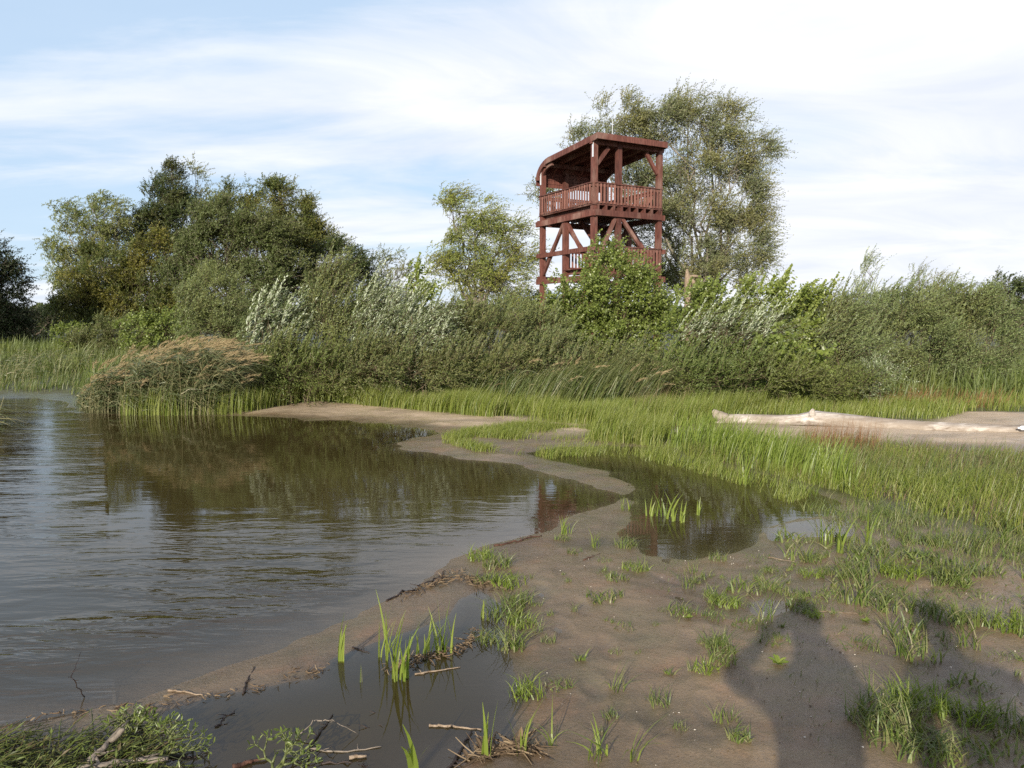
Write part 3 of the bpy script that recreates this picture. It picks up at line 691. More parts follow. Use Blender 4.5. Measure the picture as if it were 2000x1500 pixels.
for a in (-0.04, LU + 0.02):
    shell(a - 0.05, a + 0.05, -0.27, -0.131, 6, 17).build('arched_bracket', T, tower)
for a in (0.62, AM, 2.1, 2.8): shell(a - 0.05, a + 0.05, -0.08, 0.097).build('rafter', T, tower)
part_beams('fascia', [((-0.22, -0.48, roofz(-.45) + 0.01), (LU + 0.03, -0.48, roofz(-.45) + 0.01), 0.09, 0.25)])
part_beams('roof_beam', [((-0.2, 0.0, roofz(0) - 0.10), (LU + 0.2, 0.0, roofz(0) - 0.10), 0.16, 0.20)])
part_beams('roof_beam', [((-0.2, LV - .4, roofz(LV - .4) - 0.12), (LU + 0.2, LV - .4, roofz(LV - .4) - 0.12), 0.16, 0.20)])
# rear wind panel: curved boards below the shoulder
g = Geo()
for i in range(4):
    z0 = zc_ + 0.30 - i * 0.17
    g.beam((0.12, LV + 0.14, z0), (LU - 0.12, LV + 0.14, z0), 0.03, 0.155)
g.build('wind_panel', T, tower)
# metal strips on the posts and the lightning rod
part_beams('flashing', [((-0.125, -0.06, ZTOP - 0.75), (-0.125, -0.06, ZTOP + 0.02), 0.10, 0.012, (1, 0, 0))], M['metal'])
part_beams('flashing', [((-0.125, LV, tz(zt(362, 37.7))), (-0.125, LV, tz(zt(338, 37.7))), 0.10, 0.012, (1, 0, 0))], M['metal'])
g = Geo(); g.tubes(np.array([(1.65, 1.0, roofz(1.0) + 0.1), (1.65, 1.0, tz(zt(222, 34.6)))]), np.array([0.018, 0.010]), 6); g.build('lightning_rod', M['metal'], tower)
# stairs between the decks and up from the ground
def stairs(z0, z1, b0, b1, a0, a1):
    g = Geo()
    for a in (a0, a1): g.beam((a, b0, z0), (a, b1, z1), 0.05, 0.24)
    n = int((z1 - z0) / 0.24)
    for i in range(n):
        t = (i + .5) / n; g.beam((a0 + .03, b0 + (b1 - b0) * t, z0 + (z1 - z0) * t), (a1 - .03, b0 + (b1 - b0) * t, z0 + (z1 - z0) * t), 0.22, 0.04)
    g.build('staircase', T, tower)
stairs(ZL, ZD - 0.1, 0.7, 3.4, 1.5, 2.3); stairs(0, ZL - 0.1, 3.6, 0.5, 0.45, 1.2)

# ------------------------------------------------------------------ trees behind
# far wood along the horizon: one uncountable mass
def woodland():
    g = Geo(); r = np.random.default_rng(77)
    n = 60; px = np.linspace(-500, 2500, n) + r.normal(0, 20, n)
    for i, x in enumerate(px):
        Yd = 95 + r.uniform(-8, 8); top = 598 + r.normal(0, 8) - (10 if x > 1500 else 0)
        c = atY(x, 632, Yd); rz = (632 - top) * mpp(Yd); rx = 45 * mpp(Yd)
        m_ = 900; q = rdir(m_, r); q[:, 2] = np.abs(q[:, 2]); rad = r.random(m_) ** .4
        B = c + q * rad[:, None] * np.array([rx, rx, rz]); B[:, 2] = np.maximum(B[:, 2], 0.6)
        V, F = leaf_quads(B, rdir(m_, r), rdir(m_, r), r.uniform(.5, 1.0, m_), r.uniform(.4, .8, m_)); g.add(V, F)
        B = c + rdir(200, r) * np.array([rx, rx, 1.0]) * 0.9; B[:, 2] = r.uniform(0.8, c[2], 200)
        V, F = leaf_quads(B, rdir(200, r), rdir(200, r), np.full(200, 1.3), np.full(200, 1.3)); g.add(V, F)
    tag(g.build('woodland', M['dark_tree']), 'low dark wood along the horizon far behind the tower', 'wood', None, 'stuff')
woodland()
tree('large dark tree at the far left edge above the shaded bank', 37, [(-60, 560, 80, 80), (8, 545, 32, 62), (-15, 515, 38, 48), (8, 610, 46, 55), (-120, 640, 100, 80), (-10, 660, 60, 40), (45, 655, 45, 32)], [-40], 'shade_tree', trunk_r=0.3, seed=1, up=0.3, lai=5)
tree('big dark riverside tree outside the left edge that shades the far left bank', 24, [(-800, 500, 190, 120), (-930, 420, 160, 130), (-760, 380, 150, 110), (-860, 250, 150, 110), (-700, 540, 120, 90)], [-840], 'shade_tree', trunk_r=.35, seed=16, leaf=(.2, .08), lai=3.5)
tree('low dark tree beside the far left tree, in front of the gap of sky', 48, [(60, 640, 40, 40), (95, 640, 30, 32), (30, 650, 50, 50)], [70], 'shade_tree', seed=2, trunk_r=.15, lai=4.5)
tree('pale olive willow with rounded top, leftmost of the big tree group', 46, [(180, 422, 70, 44), (135, 480, 42, 55), (170, 540, 60, 60), (225, 445, 45, 42), (128, 545, 30, 55), (200, 480, 55, 35)], [215], 'willow_light', 'barkpale', 'willow_tree', seed=3, lai=3.6, wind=.25, droop=.4)
tree('dark spreading tree below the pale olive willow', 43, [(205, 530, 80, 48), (280, 555, 75, 55), (190, 600, 85, 40), (300, 500, 60, 38), (330, 610, 80, 60), (240, 590, 80, 50), (150, 600, 50, 40)], [290], 'yellowing', seed=4, lai=6.5, up=.25)
tree('tall dark green tree, tallest peak of the left tree group', 48, [(330, 355, 38, 36), (315, 405, 55, 45), (360, 430, 50, 55), (285, 455, 50, 45), (330, 490, 70, 50)], [330], 'dark_tree', seed=5, lai=6.5)
tree('slim silvery tree tip right of the tallest dark tree', 49.5, [(382, 345, 20, 30), (388, 385, 22, 35), (385, 430, 25, 40)], [385], 'big_willow', 'barkpale', 'willow_tree', seed=6, lai=1.8, trunk_r=.12)
tree('wide olive brown willow in the middle of the left tree group', 40, [(370, 520, 60, 60), (430, 440, 80, 52), (490, 495, 80, 70), (400, 510, 58, 75), (520, 455, 60, 50), (450, 580, 120, 65), (560, 560, 90, 60)], [470], 'willow_olive', 'bark', 'willow_tree', seed=7, lai=6.5)
tree('broad green tree with yellow patches at its right shoulder', 44, [(455, 388, 40, 30), (548, 385, 40, 32), (590, 430, 48, 42), (622, 475, 42, 50), (510, 410, 60, 35), (570, 480, 80, 60)], [560], 'yellowing', seed=8, lai=6.5)
tree('low dark tree sloping down at the right end of the left group', 42, [(650, 520, 62, 52), (698, 545, 44, 50), (600, 570, 80, 50), (715, 600, 40, 40)], [650], 'dark_tree', seed=9, lai=6.5)
tree('sparse grey green tree in the dip between the two tree groups', 50, [(742, 522, 34, 32), (785, 525, 32, 30), (762, 560, 52, 34), (765, 600, 60, 30)], [760], 'big_willow', seed=10, lai=1.9, trunk_r=.13)
tree('yellow green willow standing alone left of the tower', 40, [(888, 412, 34, 36), (940, 420, 40, 34), (925, 465, 55, 48), (905, 530, 45, 55), (985, 465, 42, 30), (1015, 495, 34, 34), (955, 560, 70, 50), (862, 530, 28, 45), (990, 530, 40, 40)], [930], 'willow_gold', 'barkpale', 'willow_tree', seed=11, lai=4.4, wind=.45, droop=.3, shootL=.8)
tree('very tall airy willow with pale branches right behind the tower', 43, [(1205, 238, 62, 38), (1290, 235, 60, 45), (1350, 218, 42, 42), (1420, 250, 48, 48), (1470, 290, 34, 48), (1150, 290, 45, 45), (1270, 320, 80, 55), (1390, 320, 75, 60),
      (1462, 395, 42, 60), (1350, 420, 90, 65), (1440, 480, 58, 55), (1335, 515, 75, 55), (1055, 370, 30, 32), (1245, 420, 60, 80), (1405, 550, 78, 42), (1290, 560, 60, 40), (1478, 500, 30, 50)], [1365], 'big_willow', 'barkpale', 'willow_tree', seed=12,
     lai=5.4, wind=.3, trunk_r=.24, fork=.22, shootL=.95, sub_r=.75, limb_scale=.9, twigs=.5)
tree('dark round tree at the right edge of the horizon', 62, [(1962, 572, 42, 36), (2010, 585, 50, 48), (1925, 598, 30, 36), (2080, 590, 60, 50), (1980, 620, 70, 40)], [1975], 'dark_tree', seed=13, lai=4, leaf=(.22, .08))
tree('low dark tree behind the right willow bush', 55, [(1820, 575, 60, 22), (1740, 590, 60, 20), (1880, 590, 50, 25), (1640, 600, 50, 24)], [1800], 'dark_tree', seed=14, lai=3.5, leaf=(.2, .07), trunk_r=.15)
tree('small dark tree in the gap just left of the tower', 52, [(1025, 590, 40, 30), (1060, 600, 40, 30), (980, 600, 40, 25)], [1030], 'dark_tree', seed=15, lai=3.5, trunk_r=.13)

# ------------------------------------------------------------------ shrub belt
bush('tall grey green willow bush behind the reed clump', 21.6, [(420, 585, 58, 62), (400, 640, 70, 55), (455, 650, 70, 60), (365, 600, 35, 35)], [420], 'greywillow', 'willow_bush', seed=20, spires=(45, .8), up=.9, lai=3.4)
bush('loose green shrub left of the willow bush behind the reeds', 26.0, [(320, 640, 55, 32), (270, 655, 50, 35), (350, 680, 70, 40)], [310], 'alder', seed=21, shape='round', leaf=(.07, .055))
bush('wide olive shrub behind the left end of the reed clump', 27.5, [(215, 655, 48, 36), (180, 680, 50, 35), (255, 690, 60, 40)], [215], 'weeds', seed=22, spires=(30, .5))
bush('round bright green bush at the far left bank', 28.0, [(135, 668, 40, 32), (120, 695, 42, 26), (160, 700, 50, 28)], [135], 'alder', seed=23, shape='round', leaf=(.07, .055))
bush('wide shrub of shimmering silver leaves, leftmost of the silver ones', 17.06, [(528, 622, 34, 40), (495, 655, 28, 34), (560, 650, 36, 36), (530, 700, 62, 50)], [530], 'silver', 'willow_bush', seed=24, spires=(60, .75), up=.9, wind=.7, leaf=(.10, .026), lai=2.6, shootL=.55)
bush('tall pointed silver green willow bush in the centre left', 17.5, [(650, 575, 30, 42), (630, 620, 45, 55), (675, 640, 42, 60), (640, 690, 66, 55)], [650], 'greywillow', 'willow_bush', seed=25, spires=(55, .9), up=1.3, wind=.3, lai=3.2, shootL=.6)
bush('broad silver tipped willow bush right of the pointed one', 17.32, [(735, 600, 36, 38), (770, 625, 40, 40), (715, 650, 50, 50), (745, 700, 70, 50)], [740], 'silver', 'willow_bush', seed=26, spires=(70, .7), up=.9, wind=.6, lai=2.8, shootL=.5)
bush('narrow bright green alder sapling left of centre', 18.38, [(812, 562, 20, 30), (822, 600, 28, 34), (815, 650, 36, 45)], [815], 'alder2', 'alder_sapling', seed=27, spires=(10, .6), shape='round', leaf=(.075, .06), up=1.0)
bush('small silver leaved willow in front of the alder sapling', 16.8, [(805, 622, 32, 26), (840, 640, 34, 26), (820, 680, 60, 45)], [820], 'silver', 'willow_bush', seed=28, spires=(40, .6), wind=.8, lai=2.8)
bush('broad olive thicket between sapling and tower', 17.94, [(880, 640, 60, 34), (945, 645, 60, 34), (920, 705, 90, 48), (870, 700, 60, 45)], [920], 'weeds', seed=29, spires=(90, .6), up=1.0, lai=3.6)
bush('yellowish thicket just left of the tower foot', 19.5, [(1000, 628, 50, 32), (1055, 640, 40, 40), (1010, 690, 70, 50), (1075, 680, 40, 45)], [1010], 'greywillow', seed=30, spires=(70, .6), up=1.0, lai=3.6)
bush('large rounded alder with fresh round leaves in front of the tower', 21.6, [(1185, 498, 24, 26), (1188, 540, 56, 48), (1150, 590, 76, 58), (1232, 590, 62, 54), (1140, 640, 72, 60), (1235, 645, 62, 55), (1180, 680, 90, 55), (1245, 550, 24, 36), (1105, 655, 45, 50), (1100, 610, 32, 36), (1270, 650, 36, 56), (1275, 600, 26, 36)], [1185], 'alder', 'alder_bush', seed=31, spires=(14, .45),
     shape='round', leaf=(.072, .058), up=.5, wind=.25, lai=4.6, scatter=.6, sub_r=.36, trunk_r=.06)
bush('bright leafy alder bush right of the tower, first behind the log', 17.94, [(1345, 600, 42, 40), (1400, 600, 48, 38), (1340, 650, 60, 50), (1420, 660, 60, 55), (1380, 710, 90, 50)], [1380], 'alder', 'alder_bush', seed=32, spires=(20, .5), shape='round', leaf=(.075, .06), up=.8)
bush('tall bright alder bush with loose tips, left of the sage willow', 18.2, [(1480, 590, 45, 42), (1540, 580, 42, 36), (1585, 605, 35, 42), (1520, 650, 80, 60), (1570, 680, 55, 60), (1500, 710, 80, 50)], [1530], 'alder2', 'alder_bush', seed=33, spires=(26, .6), shape='round', leaf=(.08, .065), up=.9, sub_r=.34)
bush('slanting silver willow among the alders behind the log', 16.8, [(1420, 660, 60, 50), (1350, 670, 40, 45), (1480, 670, 40, 45)], [1400], 'silver', 'willow_bush', seed=34, spires=(34, .8), up=1.1, wind=1.0, lai=1.0, shootL=.7)
bush('large leaved green bush low behind the middle of the log', 16.28, [(1530, 730, 50, 38), (1500, 700, 40, 40), (1560, 690, 36, 40)], [1530], 'alder', 'hazel_bush', seed=35, shape='round', leaf=(.11, .095), up=.4)
bush('grey green willow bush with upright shoots, centre right', 17.94, [(1640, 640, 42, 65), (1615, 690, 48, 60), (1670, 700, 50, 55)], [1640], 'greywillow', 'willow_bush', seed=36, spires=(50, .8), up=1.2, wind=.7)
bush('big sage green willow bush at the right', 19.5, [(1760, 715, 80, 42), (1860, 715, 85, 42), (1760, 610, 70, 50), (1840, 595, 75, 50), (1900, 625, 62, 55), (1740, 670, 80, 65), (1830, 670, 90, 65), (1925, 680, 55, 55), (1955, 640, 30, 45)], [1800, 1880], 'greywillow', 'willow_bush', seed=37, spires=(120, .5), up=.8, lai=3.4, sub_r=.42, wind=.4)
bush('thin feathery willow spire left of the sage green bush', 22.5, [(1690, 540, 20, 38), (1680, 590, 32, 36), (1700, 620, 45, 40)], [1690], 'silver', 'willow_bush', seed=38, spires=(14, .9), up=1.6, lai=1.4, wind=.4)
bush('wispy willow tips above the sage green bush', 26.0, [(1790, 545, 20, 25), (1825, 555, 22, 18), (1800, 590, 50, 30)], [1800], 'big_willow', 'willow_bush', seed=39, up=1.6, lai=1.1)
bush('small silver grey willow bush at the foot of the right bushes', 16.0, [(1722, 735, 36, 24), (1690, 750, 30, 20)], [1715], 'silver', 'willow_bush', seed=40, lai=2.6, wind=.3, leaf=(.07, .016))
bush('dark green bramble bush low right of the slanting willow', 16.0, [(1640, 755, 60, 28), (1590, 760, 50, 25)], [1620], 'darkweed', 'bramble_bush', seed=41, trunk_r=.010)
bush('low grey green scrub under the silver bushes on the left', 16.28, [(565, 722, 62, 48), (630, 728, 60, 44), (520, 735, 40, 38)], [590], 'darkweed', 'low_scrub', seed=42, trunk_r=.010, spires=(90, .6))
bush('low mixed scrub under the centre thicket', 16.36, [(720, 725, 66, 48), (800, 728, 60, 44), (880, 730, 60, 44)], [800], 'weeds', 'low_scrub', seed=43, trunk_r=.010, spires=(110, .6))
bush('low mixed scrub under the big alder', 16.44, [(1090, 722, 70, 46), (1170, 728, 66, 42), (1250, 725, 60, 48), (1000, 722, 60, 46)], [1150], 'weeds', 'low_scrub', seed=44, trunk_r=.010, spires=(110, .55))
bush('low grey green scrub behind the left end of the log', 16.04, [(1330, 738, 60, 48), (1400, 742, 60, 46), (1470, 745, 60, 42), (1540, 750, 60, 38)], [1420], 'darkweed', 'low_scrub', seed=45, trunk_r=.010, spires=(110, .6))
bush('loose brownish shrub at the right picture edge', 27.0, [(1975, 690, 45, 30), (2040, 680, 50, 35)], [2000], 'weeds', seed=46)

# ------------------------------------------------------------------ grasses
def scatter(poly, n, r, clump=0.0, cs=1.2):
    lo = poly.min(0); hi = poly.max(0); outp = []
    tot = 0
    while tot < n:
        p = r.uniform(lo, hi, (n * 2, 2)); p = p[pip(poly, p[:, 0], p[:, 1])]
        if clump: p = p[r.random(len(p)) < np.clip(0.5 + clump * vnoise(p[:, 0], p[:, 1], cs, int(r.integers(99)) if False else 4, 3) * 1.6, 0.02, 1)]
        outp.append(p); tot += len(p)
    return np.concatenate(outp)[:n]
def blades(P, h, w, lean, r, seg=3, wind=0.3, curl=0.5):
    """P (n,3); h,w,lean arrays -> verts, faces"""
    n = len(P); a = r.uniform(0, 2 * np.pi, n)
    ld_ = np.stack([np.cos(a), np.sin(a), 0 * a], 1) * lean[:, None] + WIND * wind
    sa = a + np.pi / 2 + r.normal(0, .8, n); sd = np.stack([np.cos(sa), np.sin(sa), 0 * sa], 1)
    t = np.linspace(0, 1, seg + 1)
    C = P[:, None, :] + np.array([0, 0, 1.0]) * (h[:, None] * (t - curl * 0.35 * t ** 3 * np.minimum(np.linalg.norm(ld_, axis=1), 1.2)[:, None]))[:, :, None] + ld_[:, None, :] * (h[:, None] * t ** 1.8)[:, :, None]
    ww = w[:, None] * (1 - t ** 1.6 * 0.93)
    V = np.stack([C - sd[:, None, :] * ww[:, :, None] / 2, C + sd[:, None, :] * ww[:, :, None] / 2], 2).reshape(-1, 3)
    i = np.arange(n)[:, None] * (seg + 1) * 2 + np.arange(seg)[None, :] * 2
    F = np.stack([i, i + 1, i + 3, i + 2], -1).reshape(-1, 4)
    return V, [F]
def grassfield(name, label, polypx, n, h, w, mat, seed, lean=.25, wind=.25, clump=.6, cat='grass', seg=3, world=False, cs=1.2, hvar=.35):
    r = np.random.default_rng(seed); poly = polypx if world else gpoly(polypx)
    p = scatter(poly, n, r, clump, cs); z = H(p[:, 0], p[:, 1]); P = np.c_[p, z - 0.01]
    hh = h * r.uniform(1 - hvar, 1 + hvar, n) * (1 + 0.3 * vnoise(p[:, 0], p[:, 1], 1.0, seed, 2))
    V, F = blades(P, hh, w * r.uniform(.6, 1.3, n), np.abs(r.normal(0, lean, n)), r, seg, wind)
    g = Geo(); g.add(V, F); return tag(g.build(name, M[mat]), label, cat, None, 'stuff')
MEADOW = [(1300, 862), (1340, 856), (1500, 866), (1700, 874), (1850, 888), (2150, 898), (2200, 1080), (2000, 1052), (1900, 1030), (1800, 1005), (1700, 985), (1620, 958), (1510, 928), (1430, 908), (1345, 893)]
grassfield('meadow_grass', 'dense yellow green grass between the log and the mudflat', MEADOW, 15000, .15, .008, 'grass', 101, lean=.7, clump=.98, cs=1.6, hvar=.5)
grassfield('meadow_straw', 'dry straw coloured grass mixed into the meadow', MEADOW, 4500, .17, .005, 'dead', 121, lean=.5, clump=.95, cs=1.1, hvar=.6)
grassfield('meadow_sedge', 'darker blue green rushes mixed into the meadow', MEADOW, 4000, .22, .007, 'grassdark', 122, lean=.3, clump=.95, cs=.8, hvar=.5)
grassfield('meadow_margin', 'thin ragged grass where the meadow runs out over the mud', [(1500, 935), (1620, 965), (1700, 990), (1800, 1010), (1900, 1035), (2150, 1070), (2150, 1150), (1900, 1100), (1750, 1060), (1620, 1020), (1540, 985)], 2600, .10, .006, 'tuft', 123, lean=.8, clump=.98, cs=2.2, hvar=.6)
grassfield('pond_grass', 'thin grass standing in the shallows around the right pool', [(1040, 890), (1180, 872), (1300, 885), (1420, 915), (1520, 940), (1600, 965), (1540, 985), (1400, 935), (1280, 905), (1180, 890), (1080, 898)], 2600, .17, .007, 'grass', 124, lean=.4, clump=.98, cs=2.5)
grassfield('meadow_grass', 'broad bladed marsh grass along the front of the right pool', [(1295, 872), (1420, 905), (1510, 925), (1620, 955), (1680, 975), (1640, 940), (1500, 900), (1380, 870)], 1600, .40, .013, 'sedge', 102, lean=.3)
grassfield('bank_grass', 'bright green grass on the far sandy bank', [(620, 790), (700, 797), (800, 806), (950, 820), (1080, 831), (1180, 838), (1300, 838), (1400, 828), (1450, 812), (1500, 803), (1400, 800), (1180, 806), (900, 796), (600, 781)], 21000, .35, .010, 'grass', 103, lean=.25, clump=.9)
grassfield('reed_grass', 'tall blue green reed grass leaning right behind the bank grass', [(840, 793), (900, 797), (1100, 810), (1270, 808), (1290, 800), (1270, 790), (850, 786)], 4600, .75, .015, 'grassdark', 104, lean=.18, wind=.5)
grassfield('bank_grass', 'green grass behind the log on the right bank', [(1380, 818), (1600, 822), (1850, 822), (1900, 806), (2200, 808), (2200, 735), (1780, 755), (1640, 785), (1450, 800)], 26000, .22, .011, 'grass', 105, lean=.3)
grassfield('bank_grass', 'distant green grass on the far left river bank', np.array([(-14.5, 19.6), (-9.6, 18.6), (-9.0, 20), (-9.0, 26), (-20, 27), (-22, 20)]), 14000, .27, .016, 'grassdark', 106, lean=.25, world=True)
grassfield('bank_grass', 'bright fringe of grass at the foot of the reed clump', [(235, 812), (330, 813), (470, 811), (560, 798), (640, 788), (640, 778), (235, 792)], 6500, .46, .012, 'grass', 107, lean=.15, wind=.12)
grassfield('mud_grass', 'short green grass patch on the mud spit below the far bank', [(860, 868), (930, 858), (1040, 868), (1180, 868), (1280, 876), (1300, 850), (1180, 842), (1000, 836), (900, 846), (860, 860), (1030, 892), (930, 885)], 9000, .12, .007, 'grass', 108, lean=.6, clump=.9, cs=2)
grassfield('mud_grass', 'green grass at the far edge of the right pool', [(1150, 862), (1290, 874), (1310, 852), (1290, 840), (1160, 845)], 3500, .28, .009, 'grass', 109, lean=.3)
grassfield('bank_grass', 'rough olive grass behind the bushes on the right', np.array([(9, 20), (24, 18), (40, 34), (12, 34)]), 9000, .5, .03, 'grassdark', 120, world=True)
grassfield('undergrowth', 'dark weeds and rank grass filling the ground below the shrubs', np.array([(-9, 17.4), (-4, 16.6), (4, 16.4), (9.5, 16.6), (16, 19), (18, 26), (-14, 30), (-20, 26), (-12, 22)]), 30000, .50, .030, 'darkweed', 125, world=True, lean=.35, wind=.1, clump=.3, hvar=.5)
grassfield('undergrowth', 'dark weeds below the far left trees', np.array([(-24, 26), (-14, 26), (-10, 34), (-30, 40), (-34, 30)]), 9000, .7, .05, 'darkweed', 126, world=True, lean=.35, wind=.1)
grassfield('mud_seedlings', 'fine green seedlings scattered over the right mudflat', [(1280, 1100), (1480, 1075), (1700, 1040), (2100, 1090), (2150, 1520), (1650, 1520), (1450, 1350), (1300, 1200)], 1500, .030, .004, 'tuft', 127, lean=1.2, clump=.98, cs=2.6, hvar=.6)
# rusty weeds
grassfield('dock_weeds', 'rusty brown weeds standing in front of the log', [(1560, 870), (1680, 875), (1730, 885), (1700, 895), (1580, 885)], 550, .38, .005, 'rust', 110, lean=.2, wind=.1, cat='weeds')
grassfield('dock_weeds', 'rusty brown weeds under the big sage willow bush', np.array([(7.2, 16.2), (10.2, 15.6), (10.8, 17.5), (7.4, 18.0)]), 500, .34, .010, 'rust', 111, lean=.25, cat='weeds', world=True, clump=.9)
grassfield('dock_weeds', 'reddish dry weeds under the silver bush at the far bank', [(680, 778), (760, 775), (760, 768), (700, 766)], 500, .7, .010, 'rust', 112, lean=.4, cat='weeds')
grassfield('dock_weeds', 'thin brown grass stalks left of the log end', [(1230, 822), (1330, 826), (1350, 800), (1230, 795)], 300, .5, .006, 'dead', 113, lean=.2, cat='weeds')

# reeds
def reeds(name, label, pts, hfun, lean, seed, plume=True, nleaf=9, plsize=1.0):
    r = np.random.default_rng(seed); n = len(pts); z = H(pts[:, 0], pts[:, 1]); P0 = np.c_[pts, z - 0.02]
    h = hfun(pts) * (1.14 - .6 * r.random(n) ** 1.6)
    dirn = np.stack([lean + r.normal(0, .17, n), r.normal(0.03, .14, n)], 1)
    def pos(i, t): return P0[i] + np.stack([dirn[i, 0] * h[i] * t ** 2.2, dirn[i, 1] * h[i] * t ** 2, h[i] * (t - 0.10 * t ** 3)], -1)
    g = Geo(); ii = np.arange(n); K = 6
    PP = np.stack([pos(ii, np.full(n, t)) for t in np.linspace(0, 1, K)], 1)
    g.tubes(PP, np.broadcast_to(np.linspace(.0045, .0025, K), (n, K)), 3)
    lf = Geo(); idx = np.repeat(ii, nleaf); t = (np.tile(np.arange(nleaf), n) + r.random(n * nleaf)) / nleaf * .8 + .12
    B = pos(idx, t); m_ = len(B); L = r.uniform(.35, .75, m_) * np.clip(h[idx] / 1.5, .5, 1)
    az_ = r.normal(0.1, .9, m_) + (r.random(m_) < .3) * np.pi
    D0 = np.stack([np.cos(az_), np.sin(az_), r.uniform(.5, 1.1, m_)], 1); D0 = nrm(D0)
    seg = 3; ts = np.linspace(0, 1, seg + 1)
    C = B[:, None, :] + D0[:, None, :] * (L[:, None] * ts)[:, :, None] + (WIND * .35 + np.array([0, 0, -.75]))[None, None, :] * (L[:, None] * ts ** 2)[:, :, None]
    sd = nrm(np.cross(D0, np.array([0, 0, 1.]) + r.normal(0, .5, (m_, 3)))); ww = .020 * (1 - ts ** 1.5 * .95) * 1.0
    V = np.stack([C - sd[:, None] * ww[None, :, None] / 2, C + sd[:, None] * ww[None, :, None] / 2], 2).reshape(-1, 3)
    i = np.arange(m_)[:, None] * (seg + 1) * 2 + np.arange(seg)[None] * 2; lf.add(V, [np.stack([i, i + 1, i + 3, i + 2], -1).reshape(-1, 4)])
    root = tag(g.build(name, M['reedstem']), label, 'reeds', None, 'stuff')
    lf.build('blades', M['reedleaf'], root)
    if plume:
        pm = Geo(); per = 34; keep = ii[(r.random(n) < .5)]; idx = np.repeat(keep, per); tp = np.tile(np.linspace(0, 1, per), len(keep)); tipd = nrm(np.stack([dirn[:, 0] * 2.2 + .3, dirn[:, 1] * 2, np.full(n, .7)], 1))
        PL = .24 * plsize
        B = pos(idx, np.ones(len(idx))) + tipd[idx] * (PL * tp)[:, None] + (WIND * .25 + np.array([0, 0, -.3])) * (PL * tp ** 2)[:, None] - tipd[idx] * .04
        D = nrm(tipd[idx] * .8 + WIND * .5 + rdir(len(B), r) * .55 + np.array([0, 0, -.15]))
        V, F = leaf_quads(B, D, rdir(len(B), r), r.uniform(.05, .11, len(B)) * plsize, np.full(len(B), .011)); pm.add(V, F); pm.build('plumes', M['plume'], root)
    return root
def clump_pts(cx, cy, rx, ry, n, r):
    a = r.uniform(0, 6.283, n); q = np.sqrt(r.random(n)); return np.c_[cx + rx * q * np.cos(a), cy + ry * q * np.sin(a)]
r_ = np.random.default_rng(50)
def env(xs, ys, Yr=15.0):     # height of the reeds from the outline seen at distance Yr
    def f(p):
        px = 1000 + FPX * p[:, 0] / p[:, 1]; y = np.interp(px, xs, ys)
        return np.maximum(atY(px, y, p[:, 1])[:, 2] - 0.06 + .16 * vnoise(p[:, 0], p[:, 1], 1.6, 6, 2), .35)
    return f
poly = np.array([gnd(150, 806), gnd(260, 811), gnd(400, 812), gnd(455, 808)]).tolist() + [[-5.6, 18.0], [-7.4, 18.2], [-9.4, 17.0]]
pts = scatter(np.array(poly), 1150, r_)
reeds('reed_clump', 'large clump of wind bent reeds with pinkish plumes at the water edge', pts, env([130, 160, 200, 250, 300, 350, 400, 440, 480, 510], [785, 745, 712, 695, 678, 667, 672, 695, 722, 740]), .26, 60, nleaf=20, plsize=1.0)
pts = scatter(np.array([gnd(500, 790), gnd(640, 785), gnd(760, 786), gnd(900, 795), gnd(1100, 812), gnd(1290, 812), gnd(1290, 790), gnd(800, 782), gnd(500, 780)]), 120, r_, .8)
reeds('reed_stand', 'scattered plumed reeds in front of the centre thicket', pts, env([500, 700, 900, 1100, 1300], [735, 735, 715, 705, 725]), .30, 61, nleaf=8, plsize=.9)
pts = scatter(np.array([(-21., 21), (-12., 19.8), (-11., 25), (-22., 26)]), 260, r_, .5)
reeds('reed_stand', 'distant low reeds along the far left bank', pts, lambda p: np.full(len(p), .8), .3, 62, nleaf=10, plume=False)
pts = clump_pts(-9.35, 12.9, .8, .8, 110, r_)
reeds('reed_clump', 'dark reed clump cut by the left picture edge', pts, lambda p: np.full(len(p), 1.2), -.05, 63, plume=False)

